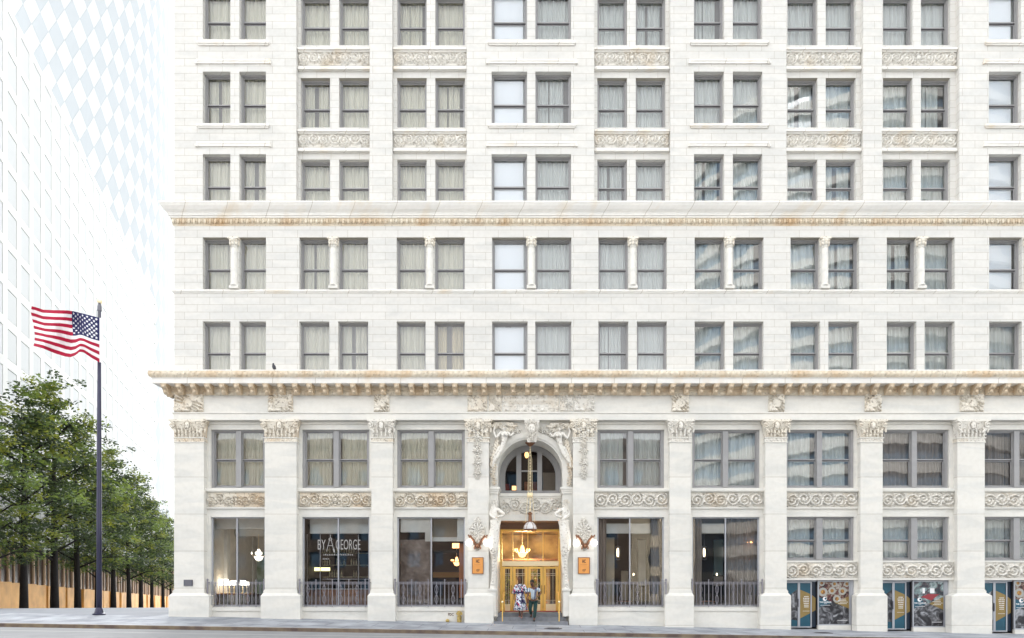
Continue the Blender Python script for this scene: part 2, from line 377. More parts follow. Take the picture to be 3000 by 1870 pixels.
# colonnettes of the floor under the middle cornice
cm = None
for b in range(1, 10):
    x = (px(wm[b][1]) + px(wm[b][2])) / 2; z0, z1 = pz(848), pz(700)
    if cm is None:
        m = MB().mat(PLAIN); H = z1 - z0
        m.box(-.19, .19, -.14, .04, 0, .12); m.lathe([(.17, .12), (.17, .17), (.13, .2), (.145, H * .35), (.125, H - .42), (.15, H - .40), (.125, H - .37), (.13, H - .34), (.19, H - .08)], (0, -.02, 0), 14)
        m.mat(CARV).box(-.22, .22, -.20, .04, H - .08, H)
        for r_, z_ in ((.06, H - .15), (.05, H - .27)):
            for k in range(5):
                a_ = math.pi * (1 + k / 4); m.ell((.17 * math.cos(a_), .17 * math.sin(a_) - .03, z_), (r_, r_, .07), 6, 4)
        cm = m.build('colonnette', hotel, smooth=False, loc=(x, 0, z0)); cmm = cm.data
    else: link('colonnette', cmm, hotel, (x, 0, z0))
# ---- cornices swept along front and left side
def sweep(mb, prof, xl=XL, xr=XR, yb=DEEP):
    for (p0, z0), (p1, z1) in zip(prof[:-1], prof[1:]):
        mb.quad((xl - p0, -p0, z0), (xr, -p0, z0), (xr, -p1, z1), (xl - p1, -p1, z1))
        mb.quad((xl - p0, yb, z0), (xl - p0, -p0, z0), (xl - p1, -p1, z1), (xl - p1, yb, z1))
m = MB().mat(CORN)
zt = pz(588, -.42)
sweep(m, [(0, zt + .03), (.42, zt), (.42, zt - .07), (.40, zt - .09), (.37, zt - .16), (.29, zt - .27), (.20, zt - .36), (.165, zt - .43), (.165, zt - .46), (.125, zt - .46), (.125, pz(638, -.12)), (.09, pz(638, -.12))])
m.mat(TAN); sweep(m, [(.09, pz(638, -.1)), (.07, pz(645, -.08)), (.02, pz(659, -.03)), (.0, pz(663, 0))])
m.build('middle_cornice', hotel)
m = MB().mat(TAN); x = XL; k = 0; z_ = (pz(640, -.1) + pz(657, -.05)) / 2
while x < XR:
    m.ell((x, -.085, z_), (.062, .05, .105), 8, 4); m.box(x + .095, x + .118, -.10, -.02, z_ - .09, z_ + .10); x += .222
m.build('egg_and_dart_band', hotel, smooth=True); m = MB().mat(TAN)
for k in range(12): m.ell((XL - .085, .1 + .222 * k, z_), (.05, .062, .105), 6, 4)
m.build('egg_and_dart_band', hotel, smooth=True)
m = MB().mat(CORN)
sweep(m, [(0, pz(848)), (.08, pz(849.5, -.07)), (.08, pz(853, -.07)), (.055, pz(855)), (.055, pz(857.5)), (.0, pz(861.5))]); m.build('string_course', hotel)
# lower great cornice
z_top, z_cy, z_fa = 10.474, 10.175, 9.95
m = MB().mat(CORN)
sweep(m, [(0, z_top + .05), (.69, z_top), (.69, z_top - .05)])
sweep(m, [(.62, z_cy), (.60, z_cy - .03), (.585, z_cy - .03), (.585, z_fa), (.12, z_fa)])
m.mat(TAN); sweep(m, [(.15, z_fa), (.15, z_fa - .12), (.10, z_fa - .14), (.10, 9.76), (.05, 9.70), (.03, 9.64), (0, 9.62)])
m.build('main_cornice', hotel)
m = MB().mat(TAN)
L = XR - XL + 1.3; nx = int(L / .035); nzv = 7; vs = []
for j in range(nzv + 1):
    t = j / nzv
    for i in range(nx + 1):
        X = XL - .69 + L * i / nx; q = (X / .21) % 1
        leaf = (1 - abs(q * 2 - 1) ** 2) * math.sin(math.pi * min(1, t * 1.1)); p = .62 + .07 * t + .07 * leaf + .025 * nz3(X * 9, t * 5)
        if j in (0, nzv): p = .62 + .07 * t
        vs.append((max(X, XL - p), -p, z_cy + (z_top - .05 - z_cy) * t))
m.mesh(vs, [(j * (nx + 1) + i, j * (nx + 1) + i + 1, (j + 1) * (nx + 1) + i + 1, (j + 1) * (nx + 1) + i) for j in range(nzv) for i in range(nx)])
ny = int(6 / .035); vs = []
for j in range(nzv + 1):
    t = j / nzv
    for i in range(ny + 1):
        Yc = -.69 + 6 * i / ny; q = (Yc / .21) % 1
        leaf = (1 - abs(q * 2 - 1) ** 2) * math.sin(math.pi * min(1, t * 1.1)); p = .62 + .07 * t + .07 * leaf
        if j in (0, nzv): p = .62 + .07 * t
        vs.append((XL - p, max(Yc, -p), z_cy + (z_top - .05 - z_cy) * t))
m.mesh(vs, [(j * (ny + 1) + i, (j + 1) * (ny + 1) + i, (j + 1) * (ny + 1) + i + 1, j * (ny + 1) + i + 1) for j in range(nzv) for i in range(ny)])
m.build('leaf_moulding', hotel, smooth=True)
# modillions: scrolled brackets
def modillion():
    m = MB().mat(TAN); pr = []
    for k in range(9):
        t = k / 8; pr.append((-.53 + .06 * math.sin(t * math.pi) * -1 + .30 * t * t, -.03 - .27 * t - .0 * t))
    prof = [(-.12, 0)] + [(-.55, 0), (-.56, -.08), (-.52, -.15), (-.42, -.18), (-.36, -.24), (-.34, -.33), (-.26, -.38), (-.17, -.36), (-.13, -.30)]
    w = .10; n = len(prof)
    m.mesh([(-w, y, z) for y, z in prof] + [(w, y, z) for y, z in prof], [tuple(range(n)), tuple(range(2 * n - 1, n - 1, -1))] + [(k, k + n, (k + 1) % n + n, (k + 1) % n) for k in range(n)])
    m.box(-.125, .125, -.575, -.12, -.035, 0)
    m.ell((0, -.56, -.10), (.06, .035, .06), 8, 4); m.ell((0, -.40, -.27), (.07, .05, .07), 8, 4)
    o = m.build('modillion', hotel); return o
mo = modillion(); mo.location = (px(1545.5, -.5), 0, z_fa - .002); step_ = 42.62 * 27.5 / F; x0 = mo.location.x
k = -26
while True:
    X = x0 + k * step_
    if X > XR - .3: break
    if k != 0 and X > XL - .5: link('modillion', mo.data, hotel, (X, 0, z_fa - .002))
    k += 1
for k in range(1, 6):
    o = link('modillion', mo.data, hotel, (XL, step_ * k - .35, z_fa - .002)); o.rotation_euler.z = R(-90)
m = MB().mat(TAN)      # acanthus bed under the brackets
nx = int((XR - XL) / .04); vs = []
for j in range(5):
    for i in range(nx + 1):
        X = XL + (XR - XL) * i / nx; t = j / 4
        vs.append((X, -.035 - .06 * t - (.045 * abs(math.sin(X * 11)) if 0 < j < 4 else 0), 9.60 + .15 * t))
m.mesh(vs, [(j * (nx + 1) + i, j * (nx + 1) + i + 1, (j + 1) * (nx + 1) + i + 1, (j + 1) * (nx + 1) + i) for j in range(4) for i in range(nx)]); m.build('bed_moulding', hotel, smooth=True)
# frieze and architrave
m = MB().mat(PLAIN); zfb = pz(1210); zab = pz(1231)
m.quad((XL, 0, zfb), (XR, 0, zfb), (XR, 0, 9.65), (XL, 0, 9.65)); m.quad((XL, 3, zfb), (XL, 0, zfb), (XL, 0, 9.65), (XL, 3, 9.65))
sweep(m, [(.0, zfb + .03), (.07, zfb + .01), (.07, zfb - .03), (.03, zfb - .06), (.03, zab), (-YW, zab)], yb=3); m.build('frieze', hotel)
def cart(w, h, kind=0, seed=0):
    def f(a, b):
        x, y = (a / w - .5) * 2, (b / h - .5) * 2; q = max(abs(x), abs(y)); r = math.hypot(x * (w / h if w > h else 1), y)
        n = nz3(a * 12 + seed, b * 12, seed) 
        if q > .97 + n * .05: return 0
        if kind == 1 and q < .62: return .25 + .1 * (q < .55) + (.25 if abs((b * 14) % 1 - .5) < .2 and q < .5 else 0)
        if kind == 0 and r < .55: return .55 if r < .48 else .9
        if kind == 2 and r < .62: return .35 + .5 * (math.hypot(x, y + .25) < .25) + .5 * (math.hypot(x, y - .15) < .18)
        th = math.atan2(y, x); g = .5 + .5 * math.cos(th * 8 + q * 7 * math.cos(th * 2)) + n * .7; g = max(0., min(1., (g - .35) / .25)); return g * (.8 + n * .3)
    return f
for i, (a, b, k) in enumerate(((511, 597, 0), (786, 859, 1), (1096, 1141, 0), (1968, 2018, 0), (2251, 2298, 0), (2533, 2581, 0), (2811, 2881, 2), (3115, 3180, 1))):
    m = MB().mat(CARV); X0, X1 = px(a), px(b); z0, z1 = pz(1207), pz(1156)
    relief(cart(X1 - X0, z1 - z0, k, i * 3), X1 - X0, z1 - z0, .15, .023, m, X0, -.004, z0); m.build('carved_cartouche', hotel, smooth=True)
for i, (a, b, k) in enumerate(((1370, 1428, 1), (1432, 1470, 3), (1640, 1679, 3), (1682, 1742, 1))):
    m = MB().mat(CARV if a < 1500 else CARVW); X0, X1 = px(a), px(b); z0, z1 = pz(1206), pz(1158)
    relief(cart(X1 - X0, z1 - z0, k, i * 5 + 40), X1 - X0, z1 - z0, .09, .028, m, X0, -.004, z0); m.build('carved_cartouche', hotel, smooth=True)
def plaque(a, b): # strapwork tablet
    w, h = px(1637) - px(1472), pz(1158) - pz(1206)
    x, y = a / w, b / h; n = nz3(a * 10, b * 10, 7)
    if .06 < x < .94 and .30 < y < .78: return .45
    return max(0, .35 + .45 * math.cos(a * 17) * (1 if y > .5 else -1) + n * .7)
m = MB().mat(CARVW); relief(plaque, px(1637) - px(1472), pz(1158) - pz(1206), .09, .028, m, px(1472), -.004, pz(1206)); pq = m.build('inscribed_tablet', hotel, smooth=True)
def text(s, size, mat, name, parent, loc, sx=1., ext=.008, align='CENTER', rot=(R(90), 0, 0), bold=0.):
    cu = bpy.data.curves.new(name, 'FONT'); cu.body = s; cu.size = size; cu.extrude = ext; cu.align_x = align; cu.align_y = 'CENTER'; cu.offset = bold; cu.resolution_u = 3
    o = bpy.data.objects.new(name, cu); col.objects.link(o); dg = bpy.context.evaluated_depsgraph_get()
    me = bpy.data.meshes.new_from_object(o.evaluated_get(dg)); bpy.data.objects.remove(o); me.materials.clear(); me.materials.append(mat)
    o = bpy.data.objects.new(name, me); col.objects.link(o); o.parent = parent; o.location = loc; o.rotation_euler = rot; o.scale = (sx, 1, 1); return o
text('CANDLER BUILDING', .21, CARV, 'lettering', pq, (px(1554), -.055, pz(1181)), .95, .02)
# ---- street level wall between pilasters
PIL = [(510, 597.5, 494, 612), (775.6, 868.6, 763.6, 879), (1088, 1150, 1077, 1158), (1370.5, 1432, 1361, 1446), (1678.6, 1740.5, 1667, 1751),
       (1962, 2024, 1949, 2033), (2242, 2305, 2228.6, 2317.6), (2521, 2586, 2509.5, 2600), (2805, 2885, 2788, 2907), (3110, 3185, 3095, 3205)]
bay = {1: (617, 776), 2: (885, 1082), 3: (1163, 1362), 5: (1750, 1946), 6: (2028, 2226), 7: (2303, 2503), 8: (2582, 2781), 9: (2880, 3085)}
def X(x): return px(x, YW)
def Z(y): return pz(y, YW)
for b, (a, c) in bay.items():
    li = b if b < 4 else b; i0 = (b - 1) if b < 4 else (b - 1); p0, p1 = px(PIL[i0][1]) - .05, px(PIL[i0 + 1][0]) + .05
    hs = [(X(a), X(c), Z(1430), Z(1259), .10)]
    if b < 7: hs.append((X(a), X(c), Z(1778), Z(1515), .10))
    else: hs += [(X(a), X(c), Z(1643), Z(1514), .10), (X(a), X(c), Z(1990), Z(1700), .10)]
    w_ = MB().mat(PLAIN); wall(w_, p0, p1, zfac(p1) - .6, 8.60, hs, YW, .1); w_.build('street_wall', hotel)
fr_cur = {1: CUR1, 2: CUR1, 3: CUR1, 5: CUR2, 6: CUR2, 7: CUR2, 8: CUR3, 9: CUR3}
for b, (a, c) in bay.items():
    i0 = b - 1; p0, p1 = px(PIL[i0][1]), px(PIL[i0 + 1][0]); W = X(c) - X(a)
    add_window('double_sash_window', X(a), X(c), Z(1430), Z(1259), YW + .10, .49, [(.10, W / 2 - .11), (W / 2 + .11, W - .10)], fr_cur[b], seed=b, deep=.28)
    m = MB().mat(PLAIN); m.box(p0, p1, YW - .15, YW + .02, Z(1440), Z(1432)); m.box(p0, p1, YW - .10, YW + .02, Z(1443), Z(1440)); m.build('window_sill', hotel)
    m = MB().mat(PLAIN); m.box(p0, p1, YW - .08, YW + .02, Z(1491), Z(1487)); m.build('ledge', hotel); m = MB().mat(PLAIN); m.box(p0 + .02, p1 - .02, YW - .06, YW + .03, 8.47, 8.575); m.build('head_moulding', hotel)
    m = MB().mat(CARV if b < 4 else CARVW); hh = Z(1444) - Z(1486); ww = p1 - p0 - .1
    relief(scrolls(ww, hh, 7 if b < 4 else 6, seed=b * 2), ww, hh, .17, .023, m, p0 + .05, YW - .004, Z(1486)); m.build('carved_panel', hotel, smooth=True)
    if b >= 7:
        add_window('small_double_window', X(a), X(c), Z(1643), Z(1514), YW + .10, .46, [(.10, W / 2 - .13), (W / 2 + .13, W - .10)], CUR2, seed=b, deep=.28)
        m = MB().mat(PLAIN); m.box(p0, p1, YW - .07, YW + .02, Z(1648), Z(1644)); m.build('window_sill', hotel); m = MB().mat(PLAIN); m.box(p0, p1, YW - .07, YW + .02, Z(1700), Z(1694)); m.build('ledge', hotel)
        m = MB().mat(CARVW); hh = Z(1649) - Z(1693); relief(scrolls(ww, hh, 6, seed=b * 2 + 30), ww, hh, .16, .023, m, p0 + .05, YW - .004, Z(1693)); m.build('carved_panel', hotel, smooth=True)
    else:
        m = MB().mat(PLAIN); m.box(p0, p1, YW - .14, YW + .05, Z(1790), Z(1779)); m.box(p0 + .02, p1 - .02, YW - .09, YW + .05, zfac(p1) - .5, Z(1790)); m.build('sill_and_plinth', hotel)
# ---- pilasters
def volute(mb, cx, y, cz, r, d, mir=1):
    pts = []; 
    for k in range(20):
        t = k / 19 * 3.6 * math.pi; rr = r * (1 - k / 21); pts.append((cx + mir * rr * math.cos(t + math.pi / 2), y - .02 * k / 19, cz + rr * math.sin(t + math.pi / 2)))
    mb.tube(pts, [r * .26 * (1 - k / 40) for k in range(20)], 6); mb.ell((cx, y, cz), (r * .35, d, r * .35), 8, 4)
def capital(w, h, seed=0):
    """composite capital, local origin at the bottom left of the shaft top"""
    rnd = random.Random(seed); m = MB().mat(CARV if seed % 3 < 2 else CARVW); fl = .13
    rows = [(0, 0, .0), (h * .35, .015, .02), (h * .7, .05, .07), (h * .88, fl * .8, .11)]
    for (z0, e0, p0), (z1, e1, p1) in zip(rows[:-1], rows[1:]):
        m.quad((-e0, -p0, z0), (w + e0, -p0, z0), (w + e1, -p1, z1), (-e1, -p1, z1))
        m.quad((-e0, .25, z0), (-e0, -p0, z0), (-e1, -p1, z1), (-e1, .25, z1)); m.quad((w + e0, -p0, z0), (w + e0, .25, z0), (w + e1, .25, z1), (w + e1, -p1, z1))
    n = 12; zt0, zt1 = h * .88, h      # concave abacus
    top = [(-fl + (w + 2 * fl) * k / n, -.20 + .09 * math.sin(math.pi * k / n)) for k in range(n + 1)]
    for k in range(n):
        (a, b), (c, d) = top[k], top[k + 1]
        m.quad((a, b, zt0), (c, d, zt0), (c, d, zt1), (a, b, zt1)); m.quad((a, b, zt0), (a, .25, zt0), (c, .25, zt0), (c, d, zt0)); m.quad((a, b, zt1), (c, d, zt1), (c, .25, zt1), (a, .25, zt1))
    m.quad((-fl, .25, zt0), (-fl, -.2, zt0), (-fl, -.2, zt1), (-fl, .25, zt1)); m.quad((w + fl, -.2, zt0), (w + fl, .25, zt0), (w + fl, .25, zt1), (w + fl, -.2, zt1))
    for mir, cx in ((-1, -.02), (1, w + .02)):
        volute(m, cx, -.16, h * .68, .125, .09, mir)
        for k in range(4): m.ell((cx - mir * (.0 + .05 * k), -.10, h * .5 - k * .05), (.05, .05, .07), 6, 4, rnd.random())
    m.ell((w / 2, -.16, h * .66), (.10, .07, .16), 10, 6)              # cartouche
    for k in range(14):
        a = 2 * math.pi * k / 14; m.ell((w / 2 + .15 * math.cos(a), -.12, h * .66 + .19 * math.sin(a)), (.028, .05, .045), 6, 3, a)
    nl = max(4, int(w / .15))
    for r_, zz, ph in ((0, h * .14, 0), (1, h * .38, .5)):
        for k in range(nl + r_):
            cx = w * (k + ph if r_ else k + .5) / nl; m.ell((cx, -.06 - .02 * r_, zz), (.045, .05, .10), 6, 5, rnd.uniform(-.3, .3)); m.ell((cx, -.11, zz + .08), (.05, .035, .03), 6, 4)
    for k in range(int(w * 26)):
        m.ell((rnd.uniform(0, w), -.08, rnd.uniform(h * .1, h * .85)), (.03, .05, .04), 5, 3, rnd.random() * 3)
    return m
for i, (a, b, ba, bb) in enumerate(PIL):
    X0, X1 = px(a), px(b); zg = zfac(X1) - .35; ztop = zab; zc = pz(1282); zn = pz(1297)
    m = MB().mat(SLAB); m.box(X0, X1, 0, .32, zg, ztop)
    if i == 0: m.box(X0, X0 + .3, .1, 2.5, zg, ztop)
    pil = m.build('pilaster', hotel)
    m = MB().mat(PLAIN); m.box(X0 - .03, X1 + .03, -.035, .3, zn, zn + .03); m.box(X0 - .04, X1 + .04, -.05, .3, zc - .04, zc)
    m.mat(CARVW if i > 3 else CARV); m.box(X0 - .012, X1 + .012, -.015, .3, zn + .03, zc - .04)
    nn = max(4, int((X1 - X0) / .15))
    for k in range(nn): m.ell((X0 + (X1 - X0) * (k + .5) / nn, -.02, (zn + zc) / 2), (.045, .03, .055), 8, 4)
    m.build('necking_band', pil)
    m = capital(X1 - X0, ztop - zc, i); o = m.build('capital', pil, smooth=False); o.location = (X0, 0, zc)
    B0, B1 = px(ba, -.13), px(bb, -.13); m = MB().mat(SLAB); z1 = pz(1746, -.1)
    m.box(B0, B1, -.13, .3, zg, z1)
    m.mat(PLAIN); k0, k1 = pz(1738), pz(1731)
    for (e0, za), (e1, zb) in zip([(B0, z1), ((B0 + X0) / 2, k0)], [((B0 + X0) / 2, k0), (X0 - .04, k1)]): pass
    m.mesh([(B0, -.13, z1), (B1, -.13, z1), (B1, .3, z1), (B0, .3, z1), (X0 - .05, -.06, k0), (X1 + .05, -.06, k0), (X1 + .05, .3, k0), (X0 - .05, .3, k0)], [(0, 1, 5, 4), (1, 2, 6, 5), (3, 0, 4, 7), (4, 5, 6, 7)])
    m.box(X0 - .04, X1 + .04, -.045, .3, k0, k1); m.box(X0 - .02, X1 + .02, -.02, .3, k1, k1 + .04)
    m.build('pedestal', pil)
# ================================================================ SHOP WINDOWS, ROOMS, ENTRANCE
IRON2 = simple('iron_grey', (.26, .25, .28), .5, .2)
ALU = simple('grey_metal_frame', (.40, .41, .44), .4, .3)
WARMW = simple('warm_plaster', (.62, .55, .42), .8, var=.15, scale=1.5)
PLASTER = simple('pale_plaster', (.72, .72, .68), .8, var=.1)
BROWN = simple('brown_hide', (.20, .16, .14), .75, c2=(.34, .29, .26), scale=1.6, bump=.5)
ORANGE = simple('orange_column', (.62, .22, .08), .6, var=.3, scale=2)
TAUPE = CUR3
LAMPW = simple('lit_lampshade', (1., .93, .82), .6, emit=.5)
GLOW = simple('lit_bulb', (1., .82, .55), .5, emit=1.5)
AMBER = simple('lit_amber', (1., .50, .18), .5, emit=.8)
BOTT = simple('bottle_glass', (.25, .30, .22), .2, c2=(.55, .48, .36), scale=9)
RED = simple('red_fabric', (.45, .05, .05), .8)
def loft(mb, secs, n=14, cap=True):
    vs = []
    for (cx, cy, cz, rx, ry) in secs:
        for k in range(n):
            t = 2 * math.pi * k / n; vs.append((cx + rx * math.cos(t), cy + ry * math.sin(t), cz))
    fs = [(i * n + k, i * n + (k + 1) % n, (i + 1) * n + (k + 1) % n, (i + 1) * n + k) for i in range(len(secs) - 1) for k in range(n)]
    if cap: fs += [tuple(range(n))[::-1], tuple(range((len(secs) - 1) * n, len(secs) * n))]
    mb.mesh(vs, fs)
def skin(name, V, E, rad, mat, sub=1, roots=(0,), extra=None, parent=None):
    me = bpy.data.meshes.new(name); me.from_pydata([tuple(v) for v in V], E, []); o = bpy.data.objects.new(name, me); col.objects.link(o)
    sm = o.modifiers.new('s', 'SKIN'); sm.use_smooth_shade = True; sm.branch_smoothing = .6
    sv = me.skin_vertices[0].data
    for i, r in enumerate(rad):
        sv[i].radius = r if isinstance(r, tuple) else (r, r); sv[i].use_root = i in roots
    su = o.modifiers.new('u', 'SUBSURF'); su.levels = sub; su.render_levels = sub
    dg = bpy.context.evaluated_depsgraph_get(); m2 = bpy.data.meshes.new_from_object(o.evaluated_get(dg)); bpy.data.objects.remove(o)
    if extra:
        vs = [tuple(v.co) for v in m2.vertices]; fs = [tuple(p.vertices) for p in m2.polygons]
        b = MB(); b.mat(mat); b.mesh(vs, fs); extra(b); r = b.build(name, parent, smooth=True); bpy.data.meshes.remove(m2); return r
    m2.materials.clear(); m2.materials.append(mat); m2.polygons.foreach_set('use_smooth', [True] * len(m2.polygons))
    r = bpy.data.objects.new(name, m2); col.objects.link(r); r.parent = parent; return r
def blob(mb, x, y, z, r, seed=0, n=16, d=.6):
    rnd = random.Random(seed)
    mb.ell((x, y, z), (r * .35, r * d * .6, r * .35), 7, 4)
    for k in range(n):
        a = 2 * math.pi * k / n * 1.618; q = r * (.35 + .6 * (k / n)); s = r * rnd.uniform(.2, .34)
        mb.ell((x + q * math.cos(a), y - r * d * rnd.uniform(0, .5) * (1 - k / n * .5), z + q * math.sin(a)), (s, r * d * .6, s * .62), 6, 4, a)
def garland(mb, pts, r, seed=0, y=-.05):
    for i, (x, z) in enumerate(pts): blob(mb, x, y, z, r * (1 - .25 * (i % 2)), seed + i, 12)
YG = YW + .10
def room(name, a, c, zt, zb, y1, wallm, ceilm, floorm, z_floor=None, y0=None):
    """a furnished room behind a shop window"""
    x0, x1 = X(a) - .25, X(c) + .25; y0 = YG + .10 if y0 is None else y0; z0 = zb - .3 if z_floor is None else z_floor; z1 = zt + .05
    m = MB().mat(wallm); m.quad((x0, y1, z0), (x1, y1, z0), (x1, y1, z1), (x0, y1, z1)); m.quad((x0, y0, z0), (x0, y0, z1), (x0, y1, z1), (x0, y1, z0)); m.quad((x1, y0, z1), (x1, y0, z0), (x1, y1, z0), (x1, y1, z1))
    m.mat(ceilm).quad((x0, y0, z1), (x1, y0, z1), (x1, y1, z1), (x0, y1, z1)); m.mat(floorm).quad((x0, y0, z0), (x1, y0, z0), (x1, y1, z0), (x0, y1, z0))
    return m.build(name, hotel)
def shop(b, split=.5):
    a, c = bay[b]; x0, x1, z0, z1 = X(a), X(c), Z(1778), Z(1515); xm = x0 + (x1 - x0) * split
    m = MB().mat(ALU); bars(m, x0, x1, z0, z1, .06, YG, YG + .08, .05, .05); m.box(xm - .025, xm + .025, YG - .02, YG + .08, z0 + .05, z1 - .05)
    f = m.build('shop_window', hotel)
    g = MB().mat(GLASSB)
    for p, q in ((x0 + .06, xm - .025), (xm + .025, x1 - .06)): g.quad((p, YG + .04, z0 + .05), (q, YG + .04, z0 + .05), (q, YG + .04, z1 - .05), (p, YG + .04, z1 - .05))
    g.build('glass_pane', f); return f, x0, x1, z0, z1
def railing(b):
    a, c = bay[b]; x0, x1 = X(a) - .04, X(c) + .04; zt, zb = pz(1706), pz(1773); y = .10; m = MB().mat(IRON2)
    for z_ in (zt, zt - .07, zb): m.box(x0, x1, y - .012, y + .012, z_ - .012, z_ + .012)
    n = int((x1 - x0) / .165); rs = []
    for k in range(n + 1):
        xx = x0 + (x1 - x0) * k / n; post = k % 4 == 0; r_ = .014 if post else .009
        m.box(xx - r_, xx + r_, y - r_, y + r_, zb - (.09 if post else 0), zt + (.06 if post else 0))
        if post: m.ell((xx, y, zt + .09), (.03, .03, .035), 6, 4)
        elif k % 4 == 2:
            for s_ in (-1, 1):
                m.tube([(xx + s_ * .07 * math.sin(t), y, zt - .10 - (zt - zb - .14) * t / 6.28) for t in [j * .52 for j in range(13)]], .009, 4)
    for xx in (x0, x1): m.box(xx - .025, xx + .025, y - .025, y + .025, zb - .08, zt + .05); m.ell((xx, y, zt + .10), (.045, .045, .05), 8, 5); m.box(xx - .02, xx + .02, y, YG, zt - .03, zt)
    m.build('window_railing', hotel)
# --- bay 1: restaurant with lamps
f, x0, x1, z0, z1 = shop(1, .47); railing(1)
r = room('restaurant_room', 617, 776, z1, z0, 5.5, simple('restaurant_wall', (.80, .76, .68), .8, var=.12), simple('restaurant_ceiling', (.85, .84, .80), .8), DARK)
m = MB().mat(PLASTER); m.box(px(648, 2.), px(666, 2.), 2., 2.3, z0 - .3, z1); m.box(px(700, 5), px(712, 5), 5., 5.5, z0 - .3, z1 - .5); m.box(px(735, 5), px(742, 5), 5., 5.5, z0 - .3, z1 - .5)
m.box(x0 - .2, x1 + .2, 1.2, 1.5, z1 - .42, z1 + .04); m.box(x0 - .2, x1 + .2, 3., 3.2, z1 - .6, z1 + .04); m.box(px(683, 5), px(735, 5), 5.2, 5.5, z1 - 1.1, z1 - .8); m.build('inner_column', r)
m = MB().mat(DARK); m.box(px(670, 5.3), px(698, 5.3), 5.35, 5.45, z0, z1 - .9); m.box(px(640, 5.3), px(649, 5.3), 3.35, 3.45, z0, z1 - .6); m.box(px(720, 5.3), px(733, 5.3), 5.35, 5.45, z0, z1 - 1.); m.box(px(655, 3), px(662, 3), 3., 3.1, z0, z1 - .9); m.box(x0 - .3, x1 + .3, 4.6, 4.7, z0 - .3, z0 + .5); m.build('dark_panel', r)  # dark panels added to deepen the contrast of the pale room
m = MB().mat(simple('garden_window', (.50, .62, .52), .5, c2=(.25, .36, .22), scale=2.5, emit=0)); m.box(px(750, 5.3), px(775, 5.3), 5.38, 5.46, z0 + .2, z1 - 1.2); m.build('inner_window', r)
def chandelier(x, y, z, s, label, mat=LAMPW):
    c = empty('chandelier', (x, y, z), label, 'chandelier')
    m = MB().mat(GOLDL); m.tube([(0, 0, .35 * s), (0, 0, 1.0 * s)], .012, 6); m.lathe([(.01, .35 * s), (.05 * s, .3 * s), (.03 * s, .1 * s), (.06 * s, 0)], (0, 0, 0), 10)
    for k in range(8):
        a = k * math.pi / 4; m.tube([(0, 0, .05 * s), (.18 * s * math.cos(a), .18 * s * math.sin(a), -.02 * s), (.32 * s * math.cos(a), .32 * s * math.sin(a), .08 * s)], .012 * s, 5)
    m.build('frame', c)
    m = MB().mat(mat); m.lathe([(.01, -.22 * s), (.13 * s, -.17 * s), (.2 * s, -.02 * s), (.19 * s, .0)], (0, 0, 0), 14); m.build('crystal_bowl', c, smooth=True)
    m = MB().mat(mat)
    m.lathe([(.05 * s, .32 * s), (.11 * s, .12 * s), (.1 * s, .05 * s)], (0, 0, 0), 10); m.build('crystal_stem', c)
    for k in range(8):
        a = k * math.pi / 4; m = MB().mat(mat); m.ell((.32 * s * math.cos(a), .32 * s * math.sin(a), .13 * s), (.03 * s, .03 * s, .06 * s), 6, 4); m.build('candle_bulb', c)
    return c
chandelier(px(758, 2.4), 2.4, pz(1630, 2.4), 1.0, 'lit crystal chandelier behind the corner shop window with the white lampshades')
def table_lamp(x, y, z, s, lab):
    t = empty('table_lamp', (x, y, z), lab, 'lamp', 'white table lamps inside the corner window')
    m = MB().mat(GOLDL); m.lathe([(.09, 0), (.09, .02), (.02, .04), (.025, .25), (.012, .3), (.012, .45)], (0, 0, 0), 10); m.build('lamp_base', t)
    m = MB().mat(LAMPW); m.lathe([(.15 * s, .36), (.13 * s, .36 + .22 * s)], (0, 0, 0), 14); m.build('lamp_shade', t)
m = MB().mat(WOOD); tz = z0 + .55; m.box(px(632, 1.4), px(728, 1.4), 1.3, 2.0, tz - .05, tz)
for q in (635, 724): m.box(px(q, 1.4), px(q, 1.4) + .07, 1.35, 1.42, z0 - .3, tz - .05)
tb = m.build('dining_table'); tag(tb, 'long dining table with white lamps seen through the corner window', 'table')
for i, (q, s, lab) in enumerate(((643, .95, 'leftmost white lampshade in the corner window'), (657, 1.25, 'tallest and biggest white lampshade in the corner window, second from the left'), (672, .85, 'white lampshade third from the left in the corner window'),
                                 (686, 1.0, 'white lampshade just left of the mullion in the corner window'), (711, 1., 'white lampshade just right of the mullion in the corner window'), (723, .75, 'smallest white lampshade, rightmost in the corner window'))):
    table_lamp(px(q, 1.6), 1.6, tz, s, lab)
# --- bay 2: bar
f, x0, x1, z0, z1 = shop(2, .53); railing(2)
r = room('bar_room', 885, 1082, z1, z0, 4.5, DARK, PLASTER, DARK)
m = MB().mat(PLASTER); m.box(x0 + .12, x1 + .2, .9, 1.1, Z(1560), z1 + .03); m.build('bulkhead', r)
m = MB().mat(WOOD); m.box(px(895, 1.8), px(1085, 1.8), 1.8, 2.3, z0 - .3, pz(1727, 1.8)); m.mat(PLASTER); m.box(px(893, 1.8), px(1085, 1.8), 1.75, 2.3, pz(1727, 1.8), pz(1725, 1.8)); m.build('bar_counter', r)
m = MB().mat(ALU)
for q in (899, 937, 1049): m.box(px(q, 1.2), px(q, 1.2) + .03, 1.2, 1.23, z0, Z(1560))
m.box(px(945, 1.6), px(1085, 1.6), 1.6, 1.63, pz(1698, 1.6), pz(1696, 1.6)); m.build('inner_frame', r)
m = MB().mat(simple('lit_strip', (.9, .85, .35), .5, emit=.55)); m.box(px(896, 2.6), px(966, 2.6), 2.6, 2.65, pz(1673, 2.6), pz(1663, 2.6)); m.build('lit_shelf', r)
m = MB().mat(BOTT); rnd = random.Random(4)
